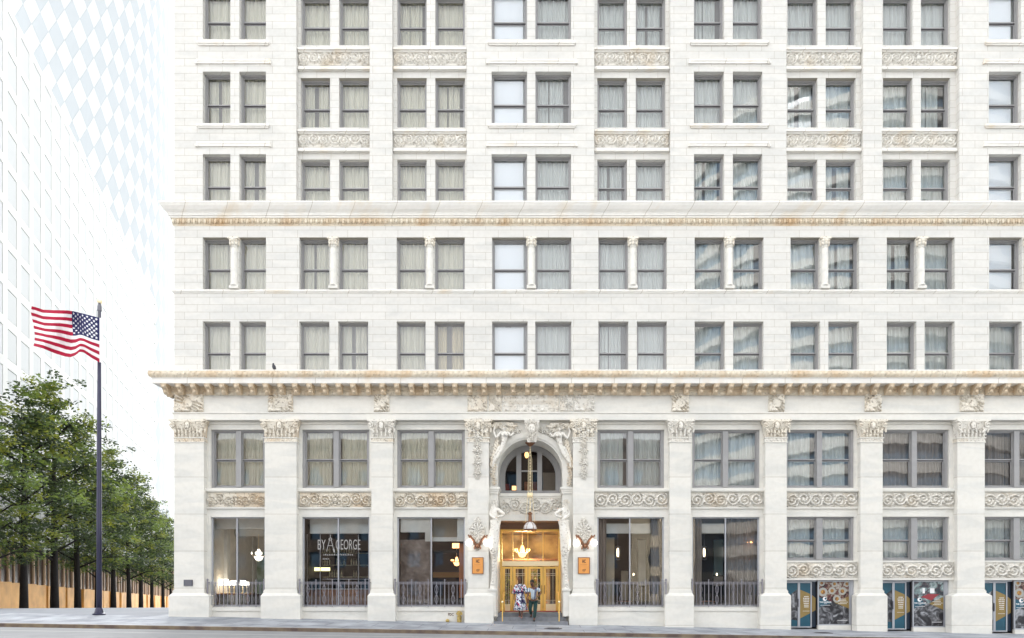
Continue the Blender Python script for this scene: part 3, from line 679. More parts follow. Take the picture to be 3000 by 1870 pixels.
for z_ in (1690, 1655, 1620):
    m.box(px(900, 3.8), px(1080, 3.8), 3.8, 4.0, pz(z_ + 2, 3.8), pz(z_, 3.8))
    for k in range(22):
        if rnd.random() < .75: m.lathe([(.035, 0), (.035, .18), (.012, .22), (.012, .29), (0, .29)], (px(902, 3.8) + k * .115, 3.8, pz(z_, 3.8)), 6)
m.build('bottle_shelf', r)
LET = simple('window_lettering', (.36, .35, .34), .6, emit=0)
yt = YG + .03; sg = empty('window_sign', (0, 0, 0), 'white BY GEORGE lettering with a compass emblem on the bar window glass', 'sign')
zc = Z(1597)
for s_, q, sx_ in (('BY', 939, .5), ('GEORGE', 1017, .44)):
    text(s_, .62, LET, 'lettering', sg, (X(q), yt, zc), sx_, .003, bold=-.003)
m = MB().mat(LET); q = X(965); 
for pts in ([(-.16, -.26), (-.02, .28)], [(.16, -.26), (.02, .28)], [(-.11, -.02), (.11, -.02)], [(0, .3), (0, .45)]): m.tube([(q + a, yt, zc + b) for a, b in pts], .014, 5)
m.tube([(q + .06 * math.cos(t), yt, zc + .25 + .06 * math.sin(t)) for t in [k * .4 for k in range(17)]], .013, 5)
m.mesh([(q + .10, yt, zc - .16), (q + .16, yt, zc - .13), (q + .21, yt, zc - .3), (q + .14, yt, zc - .3)], [(0, 1, 2, 3)]); m.build('compass_emblem', sg)
m = MB().mat(LET); rnd = random.Random(8)
for k in range(17):
    if k == 8: continue
    a_ = X(945 + k * 5.2); m.box(a_, a_ + .04, yt, yt + .004, Z(1627), Z(1627) + rnd.uniform(.035, .06))
for k in range(4): a_ = X(943 + k * 5); m.box(a_, a_ + .04, yt, yt + .004, Z(1639), Z(1639) + .045)
m.build('small_lettering', sg)
# --- bay 3: lounge with hide hanging
f, x0, x1, z0, z1 = shop(3, .5); railing(3)
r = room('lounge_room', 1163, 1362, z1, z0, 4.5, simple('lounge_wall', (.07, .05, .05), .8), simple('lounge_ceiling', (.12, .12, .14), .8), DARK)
m = MB().mat(PLASTER); m.box(X(1170), px(1246, .6), .55, .65, Z(1558), z1 + .03); m.box(px(1246, .6), x1 + .1, .55, .65, Z(1585), Z(1573)); m.box(px(1246, .6), px(1265, .6), .55, .65, Z(1573), z1 + .03); m.box(px(1340, .6), x1 + .1, .55, .65, Z(1573), z1 + .03); m.build('bulkhead', r)
m = MB().mat(WARMW); m.quad((px(1262, 1.6), 1.6, pz(1575, 1.6)), (px(1345, 1.6), 1.6, pz(1575, 1.6)), (px(1345, 1.6), 1.6, pz(1515, 1.6)), (px(1262, 1.6), 1.6, pz(1515, 1.6))); m.build('inner_window', r)
m = MB().mat(BROWN); w_, h_ = px(1262, 1.) - px(1173, 1.), Z(1578) - Z(1775)
relief(lambda a, b: .5 + nz3(a * 2.5 + b, b * 2.2) + .5 * nz3(a * 6, b * 6), w_, h_, .18, .05, m, px(1173, 1.), 1.1, Z(1775), False); m.build('hanging_hide', r, smooth=True)
m = MB().mat(ORANGE); m.box(px(1345, .9), px(1359, .9), .9, 1.2, Z(1752), Z(1590)); m.mat(AMBER).box(px(1325, 3.), px(1346, 3.), 3., 3.1, pz(1606, 3.), pz(1592, 3.)); m.build('orange_column', r)
m = MB().mat(simple('ochre_band', (.45, .27, .09), .7)); m.box(px(1268, 3.5), px(1350, 3.5), 3.5, 3.6, pz(1692, 3.5), pz(1677, 3.5)); m.mat(DARK).box(px(1262, 1.3), px(1350, 1.3), 1.3, 1.35, pz(1620, 1.3), pz(1612, 1.3)); m.build('wall_band', r)
chandelier(px(1338, 1.9), 1.9, pz(1648, 1.9), .75, 'small lit amber chandelier beside the orange column in the lounge window', AMBER)
# --- bays 5 and 6: curtained dining rooms
def cur(parent, xa, xb, z0, z1, y, mat, seed, name='curtain'):
    me = curtain_mesh(xb - xa, z1 - z0, mat, 0, seed, amp=.05); return link(name, me, parent, (xa, y, z0))
def pend(x, y, z, lab):
    p = empty('pendant_lantern', (x, y, z), lab, 'lantern'); m = MB().mat(IRON); m.tube([(0, 0, .3), (0, 0, .9)], .01, 5); m.lathe([(.02, .3), (.12, .24), (.12, .22), (.1, .2)], (0, 0, 0), 10)
    for k in range(4): a = k * math.pi / 2 + .5; m.tube([(.11 * math.cos(a), .11 * math.sin(a), .22), (.11 * math.cos(a), .11 * math.sin(a), -.3)], .008, 4)
    m.lathe([(.11, -.3), (.11, -.32), (.02, -.36)], (0, 0, 0), 10); m.build('cage', p); m = MB().mat(GLOW); m.lathe([(.035, -.2), (.045, 0), (.035, .16), (0, .18)], (0, 0, 0), 8); m.build('bulb', p)
for b, st in ((5, ((1752, 1776), (1906, 1944))), (6, ((2030, 2056), (2128, 2224)))):
    f, x0, x1, z0, z1 = shop(b, .49 if b == 5 else .5); railing(b); a, c = bay[b]
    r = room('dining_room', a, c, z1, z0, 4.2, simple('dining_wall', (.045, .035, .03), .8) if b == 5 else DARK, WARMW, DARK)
    m = MB().mat(PLASTER); m.box(px(1776 if b == 5 else 2056, .9), px(1906 if b == 5 else 2128, .9), .9, 1., pz(1563, .9), pz(1534, .9)); m.build('bulkhead', r)
    for i, (p, q) in enumerate(st): cur(r, px(p, .7), px(q, .7), z0 - .2, z1 + .03, .72, TAUPE, b * 3 + i)
    m = MB().mat(WARMW)
    if b == 5: m.box(px(1776, 2.5), px(1800, 2.5), 2.5, 2.6, z0, z1 - .7); m.box(px(1820, 4), px(1840, 4), 4., 4.1, z0 + .2, z0 + 1.6); m.mat(PLASTER).box(px(1870, 4), px(1892, 4), 4., 4.1, z0 + .9, z1 - .7)
    else: m.mat(simple('blue_window', (.25, .45, .50), .4)).box(px(2092, 4), px(2118, 4), 4., 4.1, z0 + 1.4, z1 - .7); m.mat(PLASTER).box(px(2092, 4), px(2118, 4), 4., 4.1, z0 + .9, z0 + 1.35)
    m.build('wall_panel', r)
    m = MB().mat(WOOD); q = 1826 if b == 5 else 2070; m.box(px(q - 16, 1.7), px(q + 22, 1.7), 1.5, 2.1, z0 + .18, z0 + .22)
    for e in (q - 12, q + 18): m.box(px(e, 1.7), px(e, 1.7) + .05, 1.6, 1.65, z0 - .3, z0 + .18)
    tag(m.build('dining_table'), 'wooden dining table behind the shop window %s' % ('next right of the entrance' if b == 5 else 'second right of the entrance'), 'table')
    m = MB().mat(GLOW); m.ell((px(q + 30, 1.9), 1.9, pz(1683, 1.9)), (.03, .03, .06), 6, 4); o = m.build('candle'); tag(o, 'small lit candle flame in the %s shop window' % ('first curtained' if b == 5 else 'second curtained'), 'candle')
pend(px(1810, 1.8), 1.8, pz(1618, 1.8), 'black cage lantern glowing in the curtained window next right of the entrance')
pend(px(2063, 1.8), 1.8, pz(1618, 1.8), 'black cage lantern glowing in the curtained window farther right of the entrance')
m = MB().mat(AMBER); m.lathe([(.05, .12), (.25, 0), (.24, -.02), (.05, .1)], (px(2190, .95), .95, pz(1590, .95)), 14); 
tag(m.build('pendant_lamp'), 'amber dome lamp glowing behind the curtain in the window left of the poster shops', 'lamp')
# --- bays 7, 8, 9: shop fronts covered with printed posters
TEAL = simple('poster_teal', (.006, .085, .135), .35, var=.25, scale=2); NAVY = simple('poster_navy', (.006, .016, .035), .35); GOLDP = simple('poster_gold', (.28, .19, .055), .4, var=.15)
def photo_mat(name, cols, sc_, seed):
    m, n, l, p = nt(name); tc = n.new('ShaderNodeTexCoord'); mp = n.new('ShaderNodeMapping'); mp.inputs['Location'].default_value = (seed, seed, seed); l.new(tc.outputs['Object'], mp.inputs['Vector'])
    no = n.new('ShaderNodeTexNoise'); no.inputs['Scale'].default_value = sc_; no.inputs['Detail'].default_value = 3; no.inputs['Distortion'].default_value = 1.5; l.new(mp.outputs[0], no.inputs['Vector'])
    cr = n.new('ShaderNodeValToRGB'); e = cr.color_ramp.elements; e[0].position = .38; e[0].color = rgb(cols[0]); e[1].position = .68; e[1].color = rgb(cols[-1])
    for k, c in enumerate(cols[1:-1]): q = e.new(.45 + .1 * k); q.color = rgb(c)
    l.new(no.outputs['Fac'], cr.inputs['Fac']); l.new(cr.outputs['Color'], p.inputs['Base Color']); p.inputs['Roughness'].default_value = .35; return m
FOOD = photo_mat('poster_food', [(.02, .012, .012), (.12, .02, .02), (.18, .13, .09), (.4, .36, .32)], 5., 3.); BWP = photo_mat('poster_monochrome', [(.012, .01, .014), (.03, .03, .035), (.12, .12, .13), (.35, .36, .38)], 2.6, 1.)
PLATE = simple('poster_plate', (.38, .38, .34), .4, var=.15); YOLK = simple('poster_yolk', (.50, .26, .04), .4, c2=(.12, .03, .02), scale=14); PURE = simple('poster_white', (.8, .8, .8), .5)
for b in (7, 8, 9):
    a, c = bay[b]; x0, x1 = X(a), X(c); z1 = Z(1700); zg = zfac((x0 + x1) / 2); xp = X(a + 96); zb = zg + .22
    sf = MB().mat(ALU)
    # glazed poster panel, flush
    y = YG; bars(sf, xp, x1 - .12, zb - .04, z1 - .02, .05, y, y + .08)
    for q0, q1 in ((x0, X(a + 43)), (X(a + 43), X(a + 81))): bars(sf, q0, q1, zg + .08, z1 - .07, .05, y + .10, y + .16)
    sf.box(x0, xp, y + .09, y + .18, z1 - .07, z1); 
    sf.box(x1 - .12, x1, y - .02, y + .1, zg - .3, z1); sf.mat(PLAIN); sf.box(xp, x1 - .12, y - .05, y + .2, zg - .4, zb - .04)
    f = sf.build('shop_front', hotel)
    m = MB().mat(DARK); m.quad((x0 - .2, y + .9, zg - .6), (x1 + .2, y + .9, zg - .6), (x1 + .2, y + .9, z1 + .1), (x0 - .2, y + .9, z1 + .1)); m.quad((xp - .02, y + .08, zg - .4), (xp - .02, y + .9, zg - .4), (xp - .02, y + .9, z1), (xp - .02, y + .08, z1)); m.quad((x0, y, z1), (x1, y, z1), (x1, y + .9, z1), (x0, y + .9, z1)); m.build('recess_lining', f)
    m = MB().mat(PV_ if False else PLAIN); m.quad((x0, y - .1, zg + .01), (xp, y - .1, zg + .01), (xp, y + .9, zg + .03), (x0, y + .9, zg + .03)); m.build('threshold', f)
    # right poster
    pw0, pw1, pz0, pz1 = xp + .05, x1 - .17, zb, z1 - .07; H = pz1 - pz0; W = pw1 - pw0; yp = y + .03; py = pz0 + H * .52
    m = MB().mat(FOOD if b != 8 else photo_mat('poster_room', [(.02, .03, .04), (.08, .05, .06), (.15, .22, .22), (.4, .45, .45)], 2.8, 5.)); m.quad((pw0, yp, py), (pw1, yp, py), (pw1, yp, pz1), (pw0, yp, pz1))
    m.mat(BWP).quad((pw0, yp, pz0), (pw1, yp, pz0), (pw1, yp, py), (pw0, yp, py))
    e = yp - .003; m.mat(TEAL).poly([(pw0, e, pz0 + H * .40), (pw0 + W * .42, e, pz0 + H * .50), (pw0 + W * .30, e, pz0 + H * .57), (pw0, e, pz0 + H * .64)])
    m.mat(GOLDP).poly([(pw0 + W * .52, e, pz0 + H * .51), (pw1, e, pz0 + H * .37), (pw1, e, pz0 + H * .66)])
    if b != 8:
        for cx, cz, rr in ((.14, .76, .15), (.44, .79, .12), (.78, .78, .13), (.6, .60, .13), (.1, .97, .1), (.52, .95, .1), (.93, .95, .1)):
            for q, (mt, f_) in enumerate(((PLATE, 1), (YOLK, .5))): 
                pts = [(pw0 + W * cx + W * rr * f_ * math.cos(t * .524), e - .001 - q * .001, min(pz1, pz0 + H * cz + W * rr * f_ * math.sin(t * .524))) for t in range(12)]
                m.mat(mt).poly([(max(pw0, min(pw1, p[0])), p[1], p[2]) for p in pts])
    else:
        m.mat(PURE); 
        for cx, cz, ww, hh in ((.55, .80, .15, .11), (.3, .80, .08, .12)): m.quad((pw0 + W * cx, e, pz0 + H * (cz - hh / 2)), (pw0 + W * (cx + ww), e, pz0 + H * (cz - hh / 2)), (pw0 + W * (cx + ww), e, pz0 + H * (cz + hh / 2)), (pw0 + W * cx, e, pz0 + H * (cz + hh / 2)))
        m.mat(simple('poster_red', (.28, .03, .04), .5)).poly([(pw0 + W * .25, e, pz0 + H * .66), (pw0 + W * .6, e, pz0 + H * .58), (pw0 + W * .85, e, pz0 + H * .72), (pw0 + W * .5, e, pz0 + H * .73)])
    m.mat(PURE); m.poly([(pw0 + W * (.20 + .07 * math.cos(t * .45)), e - .002, pz0 + H * .60 + W * .07 * math.sin(t * .45)) for t in range(14)])
    m.mat(TEAL); m.poly([(pw0 + W * (.225 + .035 * math.cos(t * .45)), e - .003, pz0 + H * .605 + W * .035 * math.sin(t * .45)) for t in range(14)])
    m.mat(PURE); m.box(pw0 + W * .05, pw0 + W * .38, e - .002, e, pz0 + H * .445, pz0 + H * .452)
    rnd = random.Random(b)
    for r_ in range(4):
        for k in range(6 + (r_ > 0) * 2): 
            q = pw0 + W * (.70 - .06 * (r_ == 1) - .05 * (r_ == 3)) + k * W * .035; m.box(q, q + W * .02, e - .002, e, pz0 + H * (.585 - .035 * r_), pz0 + H * (.60 - .035 * r_))
    m.box(pw0 + W * .62, pw1 - W * .05, e, e + .001, pz0 + H * .09, pz0 + H * .10)
    po = m.build('poster', f); text('THE CANDLER', .085, PURE, 'lettering', po, (pw0 + W * .22, e - .004, pz0 + H * .52), .9, .001, bold=.002); text('HOTEL', .045, PURE, 'lettering', po, (pw0 + W * .22, e - .004, pz0 + H * .485), .9, .001)
    # left glazed doors with teal and gold film
    yd = y + .13; m = MB().mat(TEAL); m.quad((x0 + .05, yd, zg + .12), (X(a + 43) - .05, yd, zg + .12), (X(a + 43) - .05, yd, z1 - .12), (x0 + .05, yd, z1 - .12)); m.quad((X(a + 43) + .05, yd, zg + .12), (X(a + 81) - .05, yd, zg + .12), (X(a + 81) - .05, yd, z1 - .1), (X(a + 43) + .05, yd, z1 - .1))
    m.mat(NAVY).quad((X(a + 81), yd + .02, zg + .1), (xp - .03, yd + .02, zg + .1), (xp - .03, yd + .02, z1), (X(a + 81), yd + .02, z1))
    Hh = z1 - zg; g0, g1 = X(a + 43) + .05, X(a + 81) - .05; tp = lambda t: (zg + Hh * (.81 - .17 * t), zg + Hh * (.22 + .17 * t))
    u1, l1 = tp(1); m.mat(GOLDP).poly([(g0, yd - .004, zg + Hh * .22), (g1, yd - .004, zg + Hh * .33), (g1, yd - .004, zg + Hh * .72), (g0, yd - .004, zg + Hh * .81)])
    m.poly([(g1 + .07, yd + .01, zg + Hh * .35), (xp - .04, yd + .01, zg + Hh * .39), (xp - .04, yd + .01, zg + Hh * .64), (g1 + .07, yd + .01, zg + Hh * .70)])
    m.mat(BWP).poly([(x0 + .05, yd - .004, zg + Hh * .45), (x0 + .3, yd - .004, zg + Hh * .20), (X(a + 43) - .05, yd - .004, zg + Hh * .18), (X(a + 43) - .05, yd - .004, zg + Hh * .82), (x0 + .3, yd - .004, zg + Hh * .72)])
    m.mat(PURE)
    for r_ in range(7):
        ww = (.10, .14, .13, .12, .11, .10, .10)[r_]; z_ = zg + Hh * (.66 - r_ * .035)
        for k in range(4): m.box(g0 + .28 - ww + k * ww / 2, g0 + .28 - ww + k * ww / 2 + ww * .35, yd - .007, yd - .004, z_, z_ + .03)
    m.box(g0 + .12, g0 + .42, yd - .007, yd - .004, zg + Hh * .37, zg + Hh * .375); m.build('door_film', f)
    m = MB().mat(IRON); m.box(X(a + 41) - .03, X(a + 41), y + .03, y + .09, zg + .95, zg + 1.3); m.build('door_handle', f)
# ================================================================ ENTRANCE (arched bay)
YA = .25; ac, az, Ra = px(1553, YA), pz(1382, YA), 95 * 28.25 / F; xa0, xa1 = px(1432) - .05, px(1678.6) + .05; zi = pz(1446, YA); zgr = -.6; YD = 2.2
m = MB().mat(PLAIN); N = 28; zt = 8.60
arc = [(ac - Ra * math.cos(math.pi * k / N), az + Ra * math.sin(math.pi * k / N)) for k in range(N + 1)]
for (a, b), (c, d) in zip(arc[:-1], arc[1:]):
    m.quad((a, YA, b), (c, YA, d), (c, YA, zt), (a, YA, zt)); m.quad((a, YA, b), (a, YD, b), (c, YD, d), (c, YA, d))
for s_, xe, xo in ((-1, ac - Ra, xa0), (1, ac + Ra, xa1)):
    m.quad((xe, YA, zgr), (xo, YA, zgr), (xo, YA, zt), (xe, YA, zt)); m.quad((xe, YA, zgr), (xe, YA, az), (xe, YD + .2, az), (xe, YD + .2, zgr))
zl0, zl1 = pz(1526, 1.), pz(1446, 1.)
m.box(ac - Ra, ac + Ra, 1., 1.5, zl0, pz(1508, 1.)); m.quad((ac - Ra, 1.02, pz(1508, 1.)), (ac + Ra, 1.02, pz(1508, 1.)), (ac + Ra, 1.02, zl1), (ac - Ra, 1.02, zl1))
m.box(ac - Ra, ac + Ra, .93, 1.6, pz(1455, 1.), zl1); m.box(ac - Ra, ac + Ra, .97, 1.0, pz(1460, 1.), pz(1455, 1.))
for s_ in (-1, 1): # imposts
    e = ac + s_ * Ra; e2 = xa0 if s_ < 0 else xa1
    for q, (d_, ya, yb_) in enumerate(((.10, 1428, 1434), (.06, 1434, 1440), (.03, 1440, 1447))): m.box(min(e - s_ * d_, e2), max(e - s_ * d_, e2), YA - d_ - .02, YA + .8 - q * .01, pz(yb_, YA), pz(ya, YA))
m.build('entrance_wall', hotel)
m = MB().mat(PLAIN)      # archivolt
for r0, r1, p in ((Ra, Ra + .07, .03), (Ra + .07, Ra + .30, .07)):
    for k in range(N):
        t0, t1 = math.pi * k / N, math.pi * (k + 1) / N; P = lambda r_, t, y_: (ac - r_ * math.cos(t), y_, az + r_ * math.sin(t))
        m.quad(P(r0, t0, YA - p), P(r0, t1, YA - p), P(r1, t1, YA - p), P(r1, t0, YA - p)); m.quad(P(r1, t0, YA - p), P(r1, t1, YA - p), P(r1, t1, YA), P(r1, t0, YA)); m.quad(P(r0, t0, YA), P(r0, t1, YA), P(r0, t1, YA - p), P(r0, t0, YA - p))
    for s_ in (-1, 1): m.box(*sorted((ac + s_ * r0, ac + s_ * r1)), YA - p, YA, pz(1428, YA), az)
m.build('archivolt', hotel)
m = MB().mat(CARVW); relief(scrolls(2 * Ra - .1, pz(1460, 1.) - pz(1508, 1.), 6, seed=77, medal=False), 2 * Ra - .1, pz(1460, 1.) - pz(1508, 1.), .13, .028, m, ac - Ra + .05, 1.0, pz(1508, 1.)); m.build('carved_panel', hotel, smooth=True)
# fan window
yw = 1.5; m = MB().mat(FRAME)
for r0, r1, y_ in ((Ra - .20, Ra + .02, yw - .05), (Ra - .26, Ra - .2, yw)):
    for k in range(N):
        t0, t1 = math.pi * k / N, math.pi * (k + 1) / N; P = lambda r_, t, yy: (ac - r_ * math.cos(t), yy, az + r_ * math.sin(t))
        m.quad(P(r0, t0, y_), P(r0, t1, y_), P(r1, t1, y_), P(r1, t0, y_)); m.quad(P(r0, t0, y_), P(r0, t0, y_ + .1), P(r0, t1, y_ + .1), P(r0, t1, y_))
    for s_ in (-1, 1): m.box(*sorted((ac + s_ * r0, ac + s_ * r1)), y_, y_ + .1, zl1, az)
zf = pz(1446, 1.5); m.box(ac - Ra, ac + Ra, yw - .04, yw + .1, zf - .3, zf + .12)
for q0, q1 in ((1513, 1527), (1574, 1588)):
    xm_ = (px(q0, yw) + px(q1, yw)) / 2; m.box(px(q0, yw), px(q1, yw), yw - .1, yw + .1, zf, az + math.sqrt((Ra - .05) ** 2 - (xm_ - ac) ** 2))
m.box(px(1527, yw), px(1574, yw), yw - .05, yw + .08, pz(1382.5, yw), pz(1379, yw)); fw = m.build('fan_window', hotel)
m = MB().mat(glass('fan_glass', .0, (.7, .7, .72), .1)); m.poly([(ac - (Ra - .1) * math.cos(math.pi * k / N), yw + .04, az + (Ra - .1) * math.sin(math.pi * k / N)) for k in range(N + 1)] + [(ac + Ra - .1, yw + .04, zf + .1), (ac - Ra + .1, yw + .04, zf + .1)]); m.build('glass_pane', fw)
m = MB().mat(simple('plum_wall', (.025, .018, .02), .8)); y1 = 4.5
m.quad((ac - 1.6, y1, zf - .2), (ac + 1.6, y1, zf - .2), (ac + 1.6, y1, az + 1.6), (ac - 1.6, y1, az + 1.6)); m.quad((ac - 1.6, yw + .1, zf), (ac - 1.6, yw + .1, az + 1.6), (ac - 1.6, y1, az + 1.6), (ac - 1.6, y1, zf)); m.quad((ac + 1.6, yw + .1, zf), (ac + 1.6, yw + .1, az + 1.6), (ac + 1.6, y1, az + 1.6), (ac + 1.6, y1, zf)); m.quad((ac - 1.6, yw, az + 1.5), (ac + 1.6, yw, az + 1.5), (ac + 1.6, y1, az + 1.5), (ac - 1.6, y1, az + 1.5)); m.quad((ac - 1.6, yw, zf), (ac + 1.6, yw, zf), (ac + 1.6, y1, zf), (ac - 1.6, y1, zf)); rr_ = m.build('upper_room', hotel)
m = MB().mat(RED); m.box(px(1466, 2.6), px(1492, 2.6), 2.6, 2.7, zf, pz(1418, 2.6)); m.mat(ORANGE).box(px(1536, 2.6), px(1573, 2.6), 2.6, 2.7, zf, pz(1412, 2.6)); m.mat(WARMW).box(px(1590, 2.6), px(1632, 2.6), 2.6, 2.7, zf, pz(1385, 2.6)); m.build('drapery', rr_)
m = MB().mat(AMBER); m.ell((px(1543, 3.), 3., pz(1333, 3.)), (.10, .1, .16), 8, 5); m.box(px(1500, 3.5), px(1512, 3.5), 3.5, 3.55, pz(1436, 3.5), pz(1424, 3.5)); m.build('amber_lamp', rr_)
# doors
VC = simple('vestibule_ceiling', (.34, .21, .15), .6); zc_ = 4.46; zfl = .50
m = MB().mat(VC); m.quad((ac - Ra, 1.0, zc_), (ac + Ra, 1.0, zc_), (ac + Ra, YD + .3, zc_), (ac - Ra, YD + .3, zc_)); m.quad((ac - Ra, YD + .02, pz(1553, YD)), (ac + Ra, YD + .02, pz(1553, YD)), (ac + Ra, YD + .02, zc_), (ac - Ra, YD + .02, zc_)); m.build('vestibule_ceiling', hotel)
D = lambda x: px(x, YD); E = lambda y: pz(y, YD); xl, xr = max(D(1458), ac - Ra + .005), min(D(1642), ac + Ra - .005)
m = MB().mat(GOLD); bars(m, xl, xr, zfl, E(1552), .09, YD - .12, YD + .05, .02, .09); m.mat(GOLDL).box(xl + .09, xr - .09, YD - .16, YD + .04, E(1659), E(1645)); m.mat(GOLD)
for q in (1502.5, 1546.5, 1591): m.box(D(q) - .02, D(q) + .02, YD - .05, YD + .02, E(1645), E(1555))
ef = m.build('entrance_doorway', hotel)
m = MB().mat(GLASSB); m.quad((xl, YD, E(1645)), (xr, YD, E(1645)), (xr, YD, E(1555)), (xl, YD, E(1555))); m.build('transom_pane', ef)
xs_ = [xl + .09, D(1502.5), D(1546.8), D(1591), xr - .09]; MUNT = simple('pale_muntin', (.75, .70, .55), .4)
for k in range(4):
    a, c = xs_[k] + .012, xs_[k + 1] - .012; zb_, zt_ = zfl + .02, E(1661); m = MB().mat(GOLD if k % 2 == 0 else GOLDL); t_ = .115
    m.mat(GOLD); m.box(a, a + t_, YD - .08, YD, zb_, zt_); m.box(c - t_, c, YD - .08, YD, zb_, zt_); m.box(a + t_, c - t_, YD - .08, YD, zt_ - .09, zt_); m.mat(GOLDL).box(a + t_, c - t_, YD - .08, YD, zb_, E(1770))
    dr = m.build('door', ef)
    m = MB().mat(MUNT); 
    for q in (1681, 1686, 1759): m.box(a + t_, c - t_, YD - .06, YD - .03, E(q) - .008, E(q) + .008)
    for q in (.22, .72): xq = a + t_ + (c - a - 2 * t_) * q; m.box(xq - .007, xq + .007, YD - .05, YD - .035, E(1770), zt_ - .09)
    m.build('muntin', dr); m = MB().mat(GLASSB); m.quad((a + t_, YD - .03, E(1770)), (c - t_, YD - .03, E(1770)), (c - t_, YD - .03, zt_ - .09), (a + t_, YD - .03, zt_ - .09)); m.build('glass_pane', dr)
    m = MB().mat(BRONZE); hx = c - .05 if k % 2 == 0 else a + .05; m.tube([(hx, YD - .14, E(1740)), (hx, YD - .14, E(1715))], .014, 6); m.box(hx - .01, hx + .01, YD - .14, YD - .08, E(1739), E(1737)); m.box(hx - .01, hx + .01, YD - .14, YD - .08, E(1718), E(1716)); m.build('door_handle', dr)
m = MB().mat(RED); m.box(xl, xr, YD - .35, YD - .13, zfl + .002, zfl + .03); m.build('threshold', ef)
# lobby behind the doors
LOB = simple('lobby_wall', (.60, .44, .20), .6, c2=(.16, .09, .04), scale=1.1); y1 = 8.  # dark patches in the wall colour stand in for reflections
m = MB().mat(LOB); m.quad((-2.3, y1, zfl), (1.8, y1, zfl), (1.8, y1, 4.4), (-2.3, y1, 4.4)); m.quad((-2.3, YD, zfl), (-2.3, YD, 4.4), (-2.3, y1, 4.4), (-2.3, y1, zfl)); m.quad((1.8, YD, zfl), (1.8, YD, 4.4), (1.8, y1, 4.4), (1.8, y1, zfl)); m.quad((-2.3, YD, 4.4), (1.8, YD, 4.4), (1.8, y1, 4.4), (-2.3, y1, 4.4)); m.mat(WOOD).quad((-2.3, YD - .1, zfl), (1.8, YD - .1, zfl), (1.8, y1, zfl), (-2.3, y1, zfl)); lob = m.build('lobby', hotel)
m = MB().mat(DARK); 
for q in (1480, 1520, 1575, 1612): m.box(px(q, 7.8), px(q + 14, 7.8), 7.85, 7.98, zfl, 2.9)
m.mat(BRONZE).box(-2.2, 1.7, 6., 6.2, 2.95, 3.05); m.build('lobby_screen', lob)
chandelier(px(1530, 4.5), 4.5, pz(1620, 4.5), 1.1, 'lit chandelier in the lobby seen through the brass transom', AMBER)
ld = bpy.data.lights.new('lobby_light', 'POINT'); ld.energy = 95; ld.color = (1, .78, .45); ld.shadow_soft_size = .4; lo = bpy.data.objects.new('lobby_light', ld); col.objects.link(lo); lo.location = (-.6, 4.5, 3.3)
def shrub(x, y, z, h, lab, seed):
    t = empty('potted_plant', (x, y, z), lab, 'plant'); m = MB().mat(BRONZE); m.lathe([(.12, 0), (.18, .3), (.16, .3), (.0, .28)], (0, 0, 0), 12); m.build('pot', t)
    m = MB().mat(simple('leaf_indoor', (.20, .28, .04), .5)); rnd = random.Random(seed)
    for k in range(160):
        a, q = rnd.random() * 6.28, rnd.random(); c = Vector((.3 * q * math.cos(a), .3 * q * math.sin(a), .3 + rnd.random() * h)); d_ = Vector((rnd.uniform(-1, 1), rnd.uniform(-1, 1), rnd.uniform(-1, 1))).normalized() * .10; e_ = d_.cross(Vector((rnd.random(), .3, .5))).normalized() * .03
        m.quad(c - d_, c + e_, c + d_, c - e_)
    m.build('foliage', t)
shrub(px(1487, 3.), 3., zfl, 1.4, 'green potted plant inside the lobby behind the left brass door', 1); shrub(px(1567, 3.4), 3.4, zfl, 1.9, 'taller yellow-green potted plant inside the lobby behind the third brass door', 2)
# steps
STEP = simple('granite_step', (.22, .23, .25), .75, var=.25, scale=6)
for nm, x0_, x1_, yf, z_ in (('entrance_step', 1447, 1664, -.34, .165), ('entrance_step', 1455, 1658, .10, .335), ('entrance_landing', 1459, 1646, .50, zfl)):
    m = MB().mat(STEP); m.box(px(x0_, yf), px(x1_, yf), yf, YD - .36 if nm == 'entrance_landing' else 1.2, -.3, z_); m.build(nm, hotel)
m = MB().mat(STEP); m.box(xl, xr, YD - .37, YD + .3, 0, zfl); m.build('entrance_landing', hotel)
for i, (q, lab) in enumerate(((1472, 'brass handrail with ball finial on the left side of the entrance steps'), (1638, 'brass handrail with ball finial on the right side of the entrance steps'))):
    h = empty('handrail', (px(q, -.15), -.15, .165), lab, 'handrail', 'brass handrails on the entrance steps'); m = MB().mat(GOLD)
    m.tube([(0, 0, 0), (0, 0, .78)], .022, 8); m.build('post', h); m = MB().mat(GOLD); m.tube([(0, 1.2, .335 - .165), (0, 1.2, 1.25)], .022, 8); m.build('post', h); m = MB().mat(GOLD); m.tube([(0, 0, .74), (0, 1.2, 1.2), (0, 2.0, 1.2)], .02, 8); m.build('rail', h)
    m = MB().mat(LAMPW if False else GOLDL); m.ell((0, 0, .81), (.05, .05, .05), 10, 8); m.build('finial', h, smooth=True)
